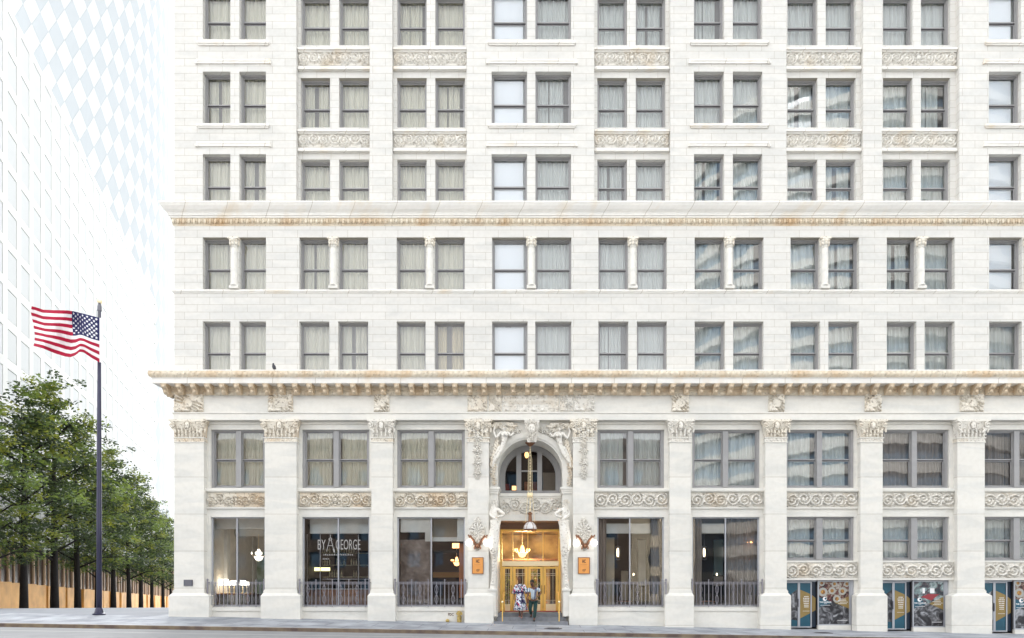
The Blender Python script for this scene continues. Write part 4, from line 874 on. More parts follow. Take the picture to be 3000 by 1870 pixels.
# ---- sculpture round the arch
def S(x, y, Y=.05): return (px(x, Y), Y, pz(y, Y))
m = MB().mat(CARVW)
for x_, sd_ in ((1399, 0), (1711, 50)):
    garland(m if False else m, [], .1)
    g = MB().mat(CARVW)
    for i, (y_, r_) in enumerate(((1238, .20), (1258, .26), (1282, .20), (1303, .15), (1322, .19), (1342, .14), (1358, .19), (1374, .13), (1388, .18), (1400, .10))): 
        a, b, c = S(x_, y_, -.03); blob(g, a, b, c, r_, sd_ + i, 14)
    for s_ in (-1, 1): 
        for q, y_ in ((28, 1246), (22, 1262), (14, 1236)): a, b, c = S(x_ + s_ * q, y_, -.06); blob(g, a, b, c, .16, sd_ + q, 10)
    g.build('fruit_garland', hotel)
    g = MB().mat(CARVW)      # palmette above each torch
    for i, (dx, y_, r_) in enumerate(((0, 1524, .13), (0, 1534, .2), (-14, 1550, .15), (14, 1550, .15), (0, 1552, .2), (-8, 1565, .2), (8, 1565, .2), (-18, 1566, .12), (18, 1566, .12), (0, 1578, .22), (0, 1598, .16), (0, 1607, .12), (-12, 1590, .12), (12, 1590, .12))):
        a, b, c = S(x_ + dx, y_, -.02); blob(g, a, b, c, r_, sd_ + 20 + i, 12, .5)
    for k in range(7):
        t = math.pi * (k / 6); a, b, c = S(x_ + 14 * math.cos(t), 1556 - 16 * math.sin(t), -.08); g.ell((a, b, c), (.04, .05, .13), 6, 4, t - math.pi / 2)
    g.build('carved_palmette', hotel)
g = MB().mat(CARVW); a, b, c = S(1558, 1262, -.05)    # keystone with bearded head
g.mesh([S(1536, 1231, -.1), S(1581, 1231, -.1), S(1571, 1296, -.12), S(1545, 1296, -.12), S(1536, 1231, .25), S(1581, 1231, .25), S(1571, 1296, .25), S(1545, 1296, .25)], [(0, 3, 2, 1), (0, 1, 5, 4), (1, 2, 6, 5), (2, 3, 7, 6), (3, 0, 4, 7)])
hd = lambda x, y, Y: S(x, y, Y)
g.ell(hd(1558, 1256, -.2), (.15, .14, .21), 12, 8); g.ell(hd(1558, 1258, -.36), (.03, .05, .06), 6, 4)
for s_ in (-1, 1): g.ell(hd(1558 + s_ * 4, 1252, -.33), (.035, .02, .02), 6, 4); g.ell(hd(1558 + s_ * 4, 1249, -.33), (.045, .03, .012), 6, 4)
for i, (dx, y_, r_) in enumerate(((0, 1237, .15), (-9, 1240, .13), (9, 1240, .13), (-12, 1256, .11), (12, 1256, .11), (-7, 1272, .12), (7, 1272, .12), (0, 1278, .15), (0, 1288, .12))): a, b, c = S(1558 + dx, y_, -.2); blob(g, a, b, c, r_, 70 + i, 12, .7)
g.build('keystone_head', hotel)
def nymph(mir, hx, hy):
    s_ = mir; P = lambda dx, y, Y=.0: S(hx + s_ * dx, y, Y)   # dx positive = away from the keystone
    V = [P(-6, hy + 52, .1), P(-5, hy + 36, .05), P(-3, hy + 22, .05), P(0, hy + 12, .02), P(0, hy + 2, -.08),      # 0 pelvis 1 waist 2 chest 3 neck 4 head
         P(9, hy + 16, .02), P(22, hy + 34, -.02), P(30, hy + 14, .0), P(26, hy + 0, .02),                              # far arm raised
         P(-12, hy + 17, .0), P(-20, hy + 28, -.04), P(-30, hy + 18, .0),                                                # near arm to garland
         P(4, hy + 66, .02), P(16, hy + 84, .02), P(28, hy + 104, .05), P(12, hy + 62, .08), P(26, hy + 90, .1), P(33, hy + 120, .1)]
    Ed = [(0, 1), (1, 2), (2, 3), (3, 4), (2, 5), (5, 6), (6, 7), (7, 8), (2, 9), (9, 10), (10, 11), (0, 12), (12, 13), (13, 14), (0, 15), (15, 16), (16, 17)]
    rad = [.17, .13, .16, .06, .11, .08, .055, .045, .05, .08, .055, .045, .12, .085, .05, .11, .08, .05]
    def ex(b):
        for i, (dx, y_, r_) in enumerate(((-4, hy - 4, .09), (5, hy - 2, .09), (0, hy - 8, .1), (7, hy + 6, .06), (-7, hy + 5, .06))): a_, b_, c_ = P(dx, y_, -.06); blob(b, a_, b_, c_, r_, i, 8, .9)
        b.ell(P(-1, hy + 3, -.19), (.018, .03, .03), 5, 4)
        for d_ in (-5, 5): b.ell(P(-3 + d_, hy + 24, -.10), (.07, .06, .07), 8, 5)
    skin('carved_figure', V, Ed, rad, CARVW, 1, extra=ex, parent=hotel)
    g = MB().mat(CARV)
    for k in range(7):   # billowing drapery behind the head
        t = k / 6; g.ell(P(-30 + 62 * t, hy - 10 + 9 * abs(2 * t - 1) ** 2, .16), (.17, .07, .06 + .05 * math.sin(t * 9)), 8, 4, s_ * .5 * (t - .5))
        g.ell(P(-26 + 52 * t, hy + 4 + 6 * math.sin(t * 6), .2), (.12, .04, .10), 8, 4, .6)
    for k in range(9): t = k / 8; g.ell(P(18 + 18 * t, hy + 40 + 75 * t, .15), (.07, .08, .16), 6, 4, s_ * -.5)
    for k in range(10): t = k / 9; a_, b_, c_ = P(34 - 6 * abs(math.sin(t * 5)), hy + 95 + 72 * t, .12); blob(g, a_, b_, c_, .12, k, 8)
    g.build('carved_drapery', hotel)
nymph(-1, 1476, 1250); nymph(1, 1640, 1252)
for s_ in (-1, 1):
    g = MB().mat(CARVW)
    for i in range(9):
        t = math.pi / 2 - s_ * (.30 + .11 * i); r_ = Ra + .42; blob(g, ac + r_ * math.cos(t), YA - .08, az + r_ * math.sin(t), .15 - .02 * (i % 2), i * 2 + s_, 11)
    g.build('fruit_garland', hotel)
def herm(mir, x_):
    s_ = mir; P = lambda dx, y, Y=-.05: S(x_ + s_ * dx, y, Y)
    V = [P(4, 1528), P(2, 1512, -.08), P(-1, 1496, -.05), P(-3, 1484, -.05), P(-4, 1474, -.1), P(8, 1492, -.08), P(20, 1500, -.16), P(30, 1508, -.22), P(18, 1514, -.26), P(8, 1514, -.24), P(-9, 1492, -.02), P(-12, 1508, -.02), P(0, 1518, -.2), P(10, 1524, -.22)]
    skin('carved_herm', V, [(0, 1), (1, 2), (2, 3), (3, 4), (2, 5), (5, 6), (6, 7), (7, 8), (8, 9), (2, 10), (10, 11), (11, 12), (12, 13)], [.17, .17, .20, .08, .13, .10, .08, .065, .06, .05, .10, .08, .06, .05], CARVW, 1, parent=hotel,
         extra=lambda b: [blob(b, *P(-4 + d_, 1468 + abs(d_) * .6, -.12), .1, d_ + 9, 10, .8) for d_ in (-6, 0, 6)] + [b.ell(P(-3, 1475, -.24), (.03, .05, .04), 6, 4)])
    g = MB().mat(CARVW); secs = [(3, 1524, .24), (2, 1540, .20), (-1, 1560, .22), (-3, 1585, .23), (-3, 1605, .22), (-1, 1622, .17), (0, 1640, .13), (-1, 1670, .11), (-4, 1700, .10), (-6, 1718, .11), (-6, 1727, .14)]
    loft(g, [(P(dx, y)[0], -.02 - .06 * math.sin(i * .6), P(dx, y)[2], r_, r_ * .9) for i, (dx, y, r_) in enumerate(secs)][::-1], 12)
    for i, (dx, y, r_) in enumerate(((4, 1534, .14), (-6, 1548, .12), (6, 1556, .12), (-4, 1572, .13), (6, 1580, .12), (-6, 1592, .12))): blob(g, *P(dx, y, -.16), r_, i, 9, .5)
    volute(g, P(-2, 1616)[0], -.24, P(-2, 1616)[2], .15, .06, s_)
    for k in range(10): g.ell(P(-2 - .35 * k, 1634 + 8.6 * k, -.13), (.06, .04, .04), 6, 4)
    g.mat(PLAIN).box(P(-6, 1730)[0] - .19, P(-6, 1730)[0] + .19, -.12, .3, pz(1731), pz(1726)); g.box(P(-6, 1730)[0] - .14, P(-6, 1730)[0] + .14, -.07, .3, pz(1806), pz(1731)); g.build('carved_herm_pedestal', hotel)
herm(1, 1449); herm(-1, 1654)
# ================================================================ THINGS ON AND BEFORE THE FACADE
GLOBE = simple('lit_globe', (1., .97, .92), .4, emit=1.0)
OPAL = simple('lantern_glass', (.80, .78, .78), .2, var=.25, scale=6)
for x_, g0, g1, lab in ((1399, (1374, 1590.5), (1426, 1590.5), 'bronze wall torch with two lit white globes on the pilaster left of the entrance'), (1714, (1689, 1592), (1740.5, 1591), 'bronze wall torch with two lit white globes on the pilaster right of the entrance')):
    Ys = -.32; t = empty('wall_light', S(x_, 1600, -.02), lab, 'wall light', 'twin globe wall lights flanking the entrance'); o_ = Vector(S(x_, 1600, -.02))
    L = lambda x, y, Y: tuple(Vector(S(x, y, Y)) - o_)
    m = MB().mat(BRONZE)
    for k, g in enumerate((g0, g1)):
        s_ = -1 if k == 0 else 1; pts = [L(x_, 1600, -.05), L(x_ + s_ * 7, 1594, -.16), L(x_ + s_ * 12, 1583, -.26), L(x_ + s_ * 19, 1574, -.32), L(g[0], 1573, Ys), L(g[0], 1580, Ys)]
        m.tube(pts, [.06, .06, .055, .05, .04, .06], 8)
        for q in range(6): u = pts[1 + q % 4]; m.ell((u[0], u[1] - .03, u[2] + .04), (.06, .03, .035), 6, 4, s_ * .8)
    m.ell(L(x_, 1600, -.1), (.09, .09, .12), 8, 6); m.tube([L(x_ + 9 * math.cos(a), 1606 + 9 * math.sin(a), -.1) for a in [k * .5 - 3.6 for k in range(9)]], .035, 6)
    m.build('bracket', t)
    for g in (g0, g1): m = MB().mat(GLOBE); m.ell(L(g[0], g[1], Ys), (.135, .135, .135), 18, 12); m.build('globe', t, smooth=True)
PLQ = simple('plaque_copper', (.78, .34, .09), .4, .2, var=.1, scale=5); ENG = simple('engraving', (.10, .05, .03), .5)
for x0_, x1_, lab in ((1384, 1416, 'copper plaque with monogram and number under the left wall torch'), (1694, 1727, 'copper plaque with monogram and number under the right wall torch')):
    t = empty('plaque', S(x0_, 1681, 0), lab, 'plaque', 'copper plaques beside the entrance'); W_, H_ = px(x1_) - px(x0_), pz(1634) - pz(1681)
    m = MB().mat(PLQ); m.box(0, W_, -.05, 0, 0, H_); m.mat(BRONZE); bars(m, -.012, W_ + .012, -.012, H_ + .012, .024, -.062, 0); m.build('plate', t)
    text('HC', .19, ENG, 'monogram', t, (W_ / 2, -.056, H_ * .76), .55, .004, bold=.006); text('127', .12, ENG, 'lettering', t, (W_ / 2, -.056, H_ * .2), .8, .004, bold=.003)
    m = MB().mat(ENG); m.box(W_ * .18, W_ * .82, -.054, -.05, H_ * .55, H_ * .557); m.build('engraved_line', t)
m = MB().mat(simple('dark_plaque', (.10, .10, .12), .5, .4)); a, b, c = S(539.5, 1717, 0); m.box(a, px(565), -.04, 0, c, pz(1699)); m.mat(simple('dark_plaque_text', (.22, .22, .24), .5)); 
for k in range(5): m.box(a + .04, px(565) - .04, -.043, -.04, c + .03 + k * .045, c + .045 + k * .045)
tag(m.build('plaque'), 'small dark metal plaque low on the corner pilaster by the trees', 'plaque')
# hanging lantern in the arch
Yl = .75; o_ = Vector(S(1553, 1552, Yl)); t = empty('hanging_lantern', tuple(o_), 'large bronze lantern with opal glass bell hanging on a long chain in the entrance arch', 'lantern')
L = lambda x, y: tuple(Vector(S(x, y, Yl)) - o_); zz = lambda y: L(1553, y)[2]
m = MB().mat(BRONZE); m.lathe([(.02, zz(1309)), (.08, zz(1307)), (.2, zz(1300)), (.21, zz(1297)), (.05, zz(1295)), (.01, zz(1294))], (0, 0, 0), 16); m.build('ceiling_canopy', t)
m = MB().mat(GOLDL)
yy = 1309
while yy < 1500: m.ell((0, 0, zz(yy)), (.026 if int(yy / 4) % 2 else .014, .014 if int(yy / 4) % 2 else .026, .045), 6, 4); yy += 4.4
for s_ in (-1, 1): m.tube([(s_ * .02, 0, zz(1320)), (s_ * .07, 0, zz(1345)), (s_ * .09, 0, zz(1445)), (s_ * .2, 0, zz(1530))], .009, 5)
for k in range(8): m.ell((.09 * math.cos(k * .785), .09 * math.sin(k * .785), zz(1451)), (.04, .04, .12), 6, 4)
m.build('chain', t)
m = MB().mat(BRONZE); m.lathe([(.03, zz(1500)), (.10, zz(1504)), (.10, zz(1507)), (.07, zz(1509)), (.08, zz(1526)), (.12, zz(1530))], (0, 0, 0), 12); m.lathe([(.29, zz(1551)), (.25, zz(1556)), (0, zz(1558))], (0, 0, 0), 16)
for k in range(6): a_ = k * math.pi / 3; m.tube([(.12 * math.cos(a_), .12 * math.sin(a_), zz(1530)), (.24 * math.cos(a_), .24 * math.sin(a_), zz(1538)), (.305 * math.cos(a_), .305 * math.sin(a_), zz(1551))], .012, 5)
m.build('lantern_frame', t); m = MB().mat(OPAL); m.lathe([(.11, zz(1530)), (.19, zz(1534)), (.26, zz(1541)), (.29, zz(1548)), (.28, zz(1552))], (0, 0, 0), 18); m.build('glass_bell', t, smooth=True)
# pigeon on the great cornice
o_ = Vector((px(803, -.55), -.55, z_top + .01)); m = MB().mat(simple('pigeon_dark', (.04, .04, .05), .6)); m.ell((0, 0, .13), (.075, .08, .12), 10, 7, .35); m.ell((-.03, 0, .26), (.04, .04, .045), 8, 6); m.tube([(-.06, 0, .26), (-.095, 0, .25)], [.014, .003], 5); m.mesh([(.03, -.03, .06), (.03, .03, .06), (.13, .02, -.0), (.13, -.02, .0), (.05, 0, .0)], [(0, 1, 2, 3), (0, 3, 4), (1, 4, 2), (0, 4, 1), (3, 2, 4)])
for s_ in (-1, 1): m.tube([(.0, s_ * .02, .05), (0, s_ * .02, -.01)], .006, 4)
tag(m.build('pigeon', loc=tuple(o_), smooth=True), 'dark pigeon perched on the edge of the great cornice', 'bird')
# fire department connection
VB = simple('valve_brass', (.62, .45, .16), .4, .7, c2=(.34, .26, .10), scale=12)
t = empty('fire_connection', S(1344, 1822, .1), 'tarnished brass fire hose connection with FDC lettering on the plinth left of the entrance', 'valve'); o_ = Vector(S(1344, 1822, .1)); L = lambda x, y, Y: tuple(Vector(S(x, y, Y)) - o_)
m = MB().mat(VB); m.tube([L(1345, 1824, .05), L(1345, 1795, .05)], .07, 10); m.ell(L(1345, 1795, .05), (.09, .09, .08), 10, 6); 
for dx in (-4, 5): m.tube([L(1345 + dx, 1797, .02), L(1345 + dx, 1798, -.12)], [.06, .07], 10); m.tube([L(1345 + dx, 1806, .05), L(1345 + dx, 1824, .05)], .03, 8)
m.build('valve_body', t); m = MB().mat(VB)
a = L(1311, 1819, -.02); m.tube([(a[0], .15, a[2]), (a[0], a[1], a[2])], [.05, .07], 10); m.ell(a, (.08, .03, .08), 10, 5); m.build('drain_cap', t)
text('FDC', .15, ENG, 'lettering', t, L(1321, 1801, .185), .85, .003, bold=.003)
# ---- flag pole and flag
zp0 = zfac(px(291)) ; fp = empty('flagpole', (px(290.5), 0, zp0), 'tall dark blue steel flagpole with a gold ball standing on the sidewalk before the trees', 'flagpole'); Hp = pz(890) - zp0
NVY = simple('pole_navy', (.035, .035, .07), .35, .2)
m = MB().mat(NVY); m.tube([(0, 0, 0), (0, 0, Hp * .3), (0, 0, Hp * .6), (.02, 0, Hp)], [.105, .10, .085, .055], 16); m.build('pole', fp, smooth=True)
m = MB().mat(NVY); m.lathe([(.24, 0), (.24, .05), (.17, .08), (.14, .25), (.11, .3)], (0, 0, 0), 18); m.build('base', fp)
m = MB().mat(GOLDL); m.ell((.03, 0, Hp + .10), (.105, .105, .105), 16, 10); m.build('ball_finial', fp, smooth=True)
m = MB().mat(IRON); m.lathe([(.06, Hp - .32), (.085, Hp - .3), (.08, Hp - .12), (.05, Hp)], (.02, 0, 0), 10); m.tube([(-.03, -.09, Hp - .3), (-.02, -.1, Hp - .8)], .012, 5); m.tube([(.07, -.09, Hp - .3), (.07, -.1, Hp - .75)], .012, 5); m.build('truck', fp)
FR, FW, FBL = cloth('flag_red', (.38, .010, .042), .25), cloth('flag_white', (.80, .78, .78), .25), cloth('flag_blue', (.018, .022, .09), .2)
tops = [(0, 897.3), (.06, 900), (.17, 907.6), (.34, 909), (.52, 909.5), (.60, 911.5), (.80, 921), (1, 931.4)]; bots = [(0, 1014), (.13, 1020), (.31, 1034.6), (.48, 1045), (.56, 1047), (.63, 1042), (.70, 1031), (.76, 1033), (.88, 1049), (1, 1062)]
lefts = [(0, 92.5), (.15, 90), (.45, 98), (.7, 102), (.9, 101), (1, 98)]
def itp(T, u):
    for (a, b), (c, d) in zip(T[:-1], T[1:]):
        if u <= c: t_ = (u - a) / (c - a); return b + (d - b) * t_
    return T[-1][1]
def fpt(u, v):
    xl_ = itp(lefts, v); x = xl_ + (291.5 - xl_) * u; y = itp(tops, u) * (1 - v) + itp(bots, u) * v + 3.2 * math.sin(u * 9 + v * 2.2) * math.sin(math.pi * v) * (1 if v > .3 else v / .3)
    Yd = -.22 + (.22 * math.sin(u * 11 + v * 3.5) + .10 * math.sin(u * 23 - v * 5)) * min(1, (1 - u) * 3)
    return Vector((px(x, Yd), Yd, pz(y, Yd)))
m = MB(); NU = 52
for s_ in range(13):
    for q in range(3):
        v0, v1 = (s_ + q / 3) / 13, (s_ + (q + 1) / 3) / 13
        for k in range(NU):
            u0, u1 = k / NU, (k + 1) / NU; cant = s_ < 7 and u0 >= .585; m.mat(FBL if cant else (FR if s_ % 2 == 0 else FW)); m.quad(fpt(u0, v0), fpt(u1, v0), fpt(u1, v1), fpt(u0, v1))
fl = m.build('flag', smooth=False); tag(fl, 'red, white and blue striped flag with white stars flying to the left of the flagpole', 'flag')
bm = bmesh.new(); bm.from_mesh(fl.data); bmesh.ops.remove_doubles(bm, verts=bm.verts, dist=1e-5); bm.to_mesh(fl.data); bm.free(); fl.data.polygons.foreach_set('use_smooth', [True] * len(fl.data.polygons))
m = MB().mat(simple('star_white', (.8, .8, .82), .7))
for r_ in range(9):
    for k in range(6 - (r_ % 2)):
        u = .585 + .405 * ((k + (.5 if r_ % 2 else 0)) * 2 + 1) / 12.; v = (7 / 13) * (r_ + 1) / 10; c = fpt(u, v); du = (fpt(u + .01, v) - c).normalized(); dv = (fpt(u, v + .01) - c).normalized()
        for off in (-.012, .012):
            pts = [c + Vector((0, off, 0)) + (du * math.sin(t * math.pi / 5) + dv * -math.cos(t * math.pi / 5)) * (.062 if t % 2 == 0 else .028) for t in range(10)]; m.poly(pts)
m.build('stars', fl)
m = MB().mat(FW); 
for k in range(16): v0, v1 = k / 16, (k + 1) / 16; a, b = fpt(1, v0), fpt(1, v1); m.quad(a, a + Vector((.11, -.0, 0)), b + Vector((.11, 0, 0)), b)
m.build('heading', fl)
# ---- manhole covers
MH = simple('cast_iron_cover', (.10, .10, .11), .6, .4)
for x_, y_, r_, Y_, lab in ((1620, 1841, .36, -2.0, 'round cast iron manhole cover in the sidewalk right of the entrance steps'), (2412, 1857, .36, -1.7, 'round cast iron manhole cover in the sidewalk before the poster shop fronts')):
    t_ = (Y_ + 3.5) / 3.5; X_ = px(x_, Y_); zc0 = (-.05 - .016 * X_) * (1 - t_) + zfac(X_) * t_; m = MB().mat(MH); m.lathe([(0, .012), (r_ * .9, .012), (r_ * .92, .006), (r_, .006), (r_, -.02)], (0, 0, 0), 24)
    for k in range(5): m.box(-r_ * .6, r_ * .6, -.26 + k * .12, -.22 + k * .12, .012, .018)
    tag(m.build('manhole_cover', loc=(X_, Y_, zc0 + .004)), lab, 'manhole cover', 'manhole covers in the sidewalk')
# ================================================================ THE TWO PEOPLE ON THE STEPS
SKN = simple('skin_brown', (.13, .055, .032), .5, var=.12, scale=12); HAIR = simple('hair_black', (.008, .007, .007), .7)
def fingers(V, E, Rr, wrist, dirv, side, palm, roots):
    """palm, four fingers of unequal length with a bend, and a thumb from the side of the palm"""
    w_ = Vector(wrist); d = Vector(dirv).normalized(); s = Vector(side).normalized(); n = d.cross(s).normalized()
    i0 = len(V); V += [w_, w_ + d * .045, w_ + d * .085]; E += [(i0, i0 + 1), (i0 + 1, i0 + 2)]; Rr += [(.022, .018), (.034, .016), (.036, .014)]; E.append((palm, i0))
    for k, ln in enumerate((.062, .074, .068, .052)):
        b = w_ + d * .088 + s * (-.028 + .0185 * k); j = len(V); V += [b, b + d * ln * .5 + n * .006, b + d * ln * .85 + n * .022]; E += [(j, j + 1), (j + 1, j + 2)]; Rr += [.0085, .008, .007]; E.append((i0 + 2, j))
    j = len(V); b = w_ + d * .03 - s * .034; V += [b, b + d * .03 - s * .022 + n * .008, b + d * .055 - s * .026 + n * .018]; E += [(j, j + 1), (j + 1, j + 2)]; Rr += [.011, .010, .008]; E.append((i0, j))
def face(b, c, yaw, pitch, s=1.):
    """nose, lips, brows, eyes and ears on the head"""
    M = Matrix.Rotation(yaw, 3, 'Z') @ Matrix.Rotation(pitch, 3, 'X'); c = Vector(c)
    P = lambda x, y, z: tuple(c + M @ Vector((x * s, y * s, z * s)))
    b.ell(P(0, 0, .02), (.075 * s, .095 * s, .10 * s), 14, 10); b.ell(P(0, -.025, -.055), (.055 * s, .062 * s, .06 * s), 12, 8)
    b.ell(P(0, -.098, -.012), (.016 * s, .022 * s, .03 * s), 8, 6); b.ell(P(0, -.092, -.055), (.028 * s, .012 * s, .010 * s), 8, 5)
    for q in (-1, 1): b.ell(P(q * .03, -.088, .018), (.016 * s, .008 * s, .008 * s), 8, 5); b.ell(P(q * .031, -.09, .036), (.022 * s, .010 * s, .006 * s), 8, 5); b.ell(P(q * .077, .01, -.0), (.010 * s, .018 * s, .03 * s), 8, 6)
    return P
def person(loc, joints, E, rad, fing, head, yaw, pitch, lab):
    t = empty('person', loc, lab, 'person'); V = [Vector(j) for j in joints]; E = list(E); Rr = list(rad)
    for f in fing: fingers(V, E, Rr, f[1], f[2], f[3], f[0], None)
    P = [None]
    def ex(b): P[0] = face(b, head, yaw, pitch)
    skin('body', V, E, Rr, SKN, 1, extra=ex, parent=t); return t, P[0]
# woman
print_m, n, l, p = nt('floral_print'); tc = n.new('ShaderNodeTexCoord'); vo = n.new('ShaderNodeTexVoronoi'); vo.inputs['Scale'].default_value = 22; l.new(tc.outputs['Object'], vo.inputs['Vector'])
cr = n.new('ShaderNodeValToRGB'); cr.color_ramp.interpolation = 'CONSTANT'; e = cr.color_ramp.elements; e[0].position = 0; e[0].color = (.02, .025, .10, 1); e[1].position = .22; e[1].color = (.66, .70, .78, 1)
for ps, c_ in ((.62, (.50, .03, .07, 1)), (.72, (.70, .70, .74, 1)), (.84, (.10, .20, .22, 1)), (.93, (.04, .04, .12, 1))): q = e.new(ps); q.color = c_
sp = n.new('ShaderNodeSeparateColor'); l.new(vo.outputs['Color'], sp.inputs[0]); l.new(sp.outputs[0], cr.inputs['Fac']); l.new(cr.outputs['Color'], p.inputs['Base Color']); p.inputs['Roughness'].default_value = .85
wl = (px(1525, .35), .35, .335)
J = [(0, 0, .88), (-.01, .02, 1.08), (-.02, .02, 1.28), (-.03, .01, 1.38), (-.04, -.01, 1.46), (-.045, -.02, 1.53),
     (-.17, .02, 1.32), (-.25, .02, 1.06), (-.27, -.04, .86), (.13, .02, 1.32), (.24, .03, 1.07), (.29, -.08, .96),
     (-.08, 0, .84), (-.06, -.02, .48), (-.035, -.0, .10), (-.045, -.12, .03), (.09, 0, .84), (.08, -.08, .46), (.06, -.22, .06), (.05, -.36, -.02)]
E0 = [(0, 1), (1, 2), (2, 3), (3, 4), (4, 5), (2, 6), (6, 7), (7, 8), (2, 9), (9, 10), (10, 11), (0, 12), (12, 13), (13, 14), (14, 15), (0, 16), (16, 17), (17, 18), (18, 19)]
R0 = [(.15, .12), (.14, .11), (.15, .10), (.055, .055), (.05, .055), (.06, .07), (.06, .06), (.042, .042), (.026, .026), (.06, .06), (.042, .042), (.026, .026), .095, .06, .036, (.04, .025), .095, .06, .036, (.04, .025)]
wm_, P = person(wl, J, E0, R0, [(8, (-.272, -.05, .83), (0, -.1, -1), (0, 1, 0)), (11, (.30, -.10, .945), (.6, -.4, -.5), (0, .6, -.4))], (-.05, -.03, 1.58), R(-18), 0, 'woman in a long white floral wrap dress with navy sash on the entrance steps')
m = MB().mat(print_m); loft(m, [(.01, -.02, .275, .31, .26), (.005, -.02, .45, .27, .22), (0, -.01, .7, .215, .175), (-.01, 0, .88, .185, .15), (-.015, .01, 1.02, .155, .125), (-.02, .01, 1.15, .175, .135), (-.025, .015, 1.27, .19, .125), (-.03, .015, 1.34, .155, .10), (-.032, .01, 1.39, .075, .075)], 24)
for i_, v in enumerate(m.v[:24]): pass
m.v = [(x + (.02 * math.sin(12 * math.atan2(y, x)) if z < .8 else 0) * (1 - z / .9) * 1.2 * math.cos(math.atan2(y, x)), y + (.03 * math.sin(9 * math.atan2(y, x)) if z < .8 else 0) * (1 - z / .9), z) for x, y, z in m.v]
m.build('dress', wm_, smooth=True)
m = MB().mat(print_m); m.tube([(-.14, .015, 1.34), (-.2, .02, 1.24), (-.25, .02, 1.10), (-.275, .0, .98)], [.075, .085, .085, .10], 14, True); m.build('sleeve', wm_, smooth=True)
m = MB().mat(print_m); m.tube([(.10, .015, 1.34), (.17, .02, 1.24), (.235, .02, 1.12), (.27, -.03, 1.02)], [.075, .085, .085, .10], 14, True); m.build('sleeve', wm_, smooth=True)
SASHM = simple('navy_sash', (.03, .02, .09), .7); m = MB().mat(SASHM); loft(m, [(-.015, .005, 1.0, .163, .133), (-.015, .005, 1.06, .166, .136)], 24, False); m.tube([(-.12, -.10, 1.37), (-.04, -.14, 1.2), (.07, -.145, 1.04)], [.016] * 3, 6); m.tube([(.05, -.10, 1.37), (.0, -.135, 1.25)], [.014] * 2, 6)
m.tube([(.07, -.15, 1.04), (.06, -.19, .85), (.075, -.2, .6)], [.03, .028, .035], 6); m.build('sash_belt', wm_, smooth=True)
m = MB().mat(HAIR); c = Vector((-.05, -.03, 1.58)); m.ell(c + Vector((.01, .025, .055)), (.092, .10, .09), 12, 8); m.ell(c + Vector((.045, .05, .085)), (.06, .06, .055), 10, 7); m.build('hair', wm_, smooth=True)
m = MB().mat(simple('sandal_pink', (.45, .2, .18), .5)); m.ell((-.045, -.10, .015), (.045, .11, .02), 10, 5); m.ell((.05, -.34, -.03), (.045, .11, .02), 10, 5); m.build('sandals', wm_)
m = MB().mat(simple('glasses_dark', (.02, .02, .02), .3)); 
for q in (-.032, .032): m.tube([tuple(Vector(P(q + .024 * math.cos(a), -.10, .016 + .02 * math.sin(a)))) for a in [k * .7 for k in range(10)]], .003, 4)
m.build('glasses', wm_)
o_ = Vector(wl) + Vector((.31, -.02, .66)); bg = empty('handbag', tuple(o_), 'small brown handbag held between the woman and the man on the steps', 'handbag'); m = MB().mat(simple('bag_leather', (.20, .08, .04), .5)); m.box(-.055, .055, -.04, .04, -.1, .09); m.ell((0, 0, .08), (.055, .04, .05), 10, 6); m.build('bag_body', bg)
m = MB().mat(BRONZE); m.tube([(-.06, 0, .1), (-.04, 0, .2), (.02, 0, .22), (.06, 0, .1)], .008, 5); m.build('bag_handle', bg)
# man
ml = (px(1562.5, -.12), -.12, .165)
J = [(.01, .02, .92), (0, .02, 1.1), (0, .02, 1.32), (-.01, 0, 1.43), (-.03, -.03, 1.5), (-.045, -.06, 1.56),
     (-.17, .02, 1.38), (-.2, .0, 1.14), (-.255, -.08, 1.03), (.18, .02, 1.39), (.30, .07, 1.15), (.17, -.10, 1.04),
     (-.08, .02, .88), (-.14, -.02, .54), (-.085, .20, .26), (-.105, .12, .19), (.09, .02, .88), (.08, -.06, .49), (.035, -.04, .08), (.03, -.17, .03)]
R1 = [(.10, .08), (.10, .08), (.14, .10), (.058, .058), (.055, .06), (.062, .075), (.06, .06), (.045, .045), (.03, .03), (.06, .06), (.045, .045), (.03, .03), .09, .062, .042, (.045, .035), .09, .062, .042, (.045, .03)]
mn, P = person(ml, J, E0, R1, [(8, (-.265, -.10, 1.0), (-.2, -.5, -1), (0, 1, -.4)), (11, (.15, -.12, 1.01), (-.3, -.1, -1), (0, .8, -.1))], (-.055, -.075, 1.60), R(-28), R(28), 'man in striped shirt and dark green trousers looking down on the entrance steps')
STR, n, l, p = nt('striped_shirt'); tc = n.new('ShaderNodeTexCoord'); sx = n.new('ShaderNodeSeparateXYZ'); l.new(tc.outputs['Object'], sx.inputs[0]); mt = node(n, 'ShaderNodeMath', operation='MULTIPLY'); l.new(sx.outputs['X'], mt.inputs[0]); mt.inputs[1].default_value = 85; sn = node(n, 'ShaderNodeMath', operation='SINE'); l.new(mt.outputs[0], sn.inputs[0])
cr = n.new('ShaderNodeValToRGB'); cr.color_ramp.interpolation = 'CONSTANT'; e = cr.color_ramp.elements; e[0].color = (.10, .16, .24, 1); e[1].position = .55; e[1].color = (.62, .68, .72, 1); ad = node(n, 'ShaderNodeMath', operation='MULTIPLY_ADD'); l.new(sn.outputs[0], ad.inputs[0]); ad.inputs[1].default_value = .5; ad.inputs[2].default_value = .62
l.new(ad.outputs[0], cr.inputs['Fac']); l.new(cr.outputs['Color'], p.inputs['Base Color']); p.inputs['Roughness'].default_value = .85
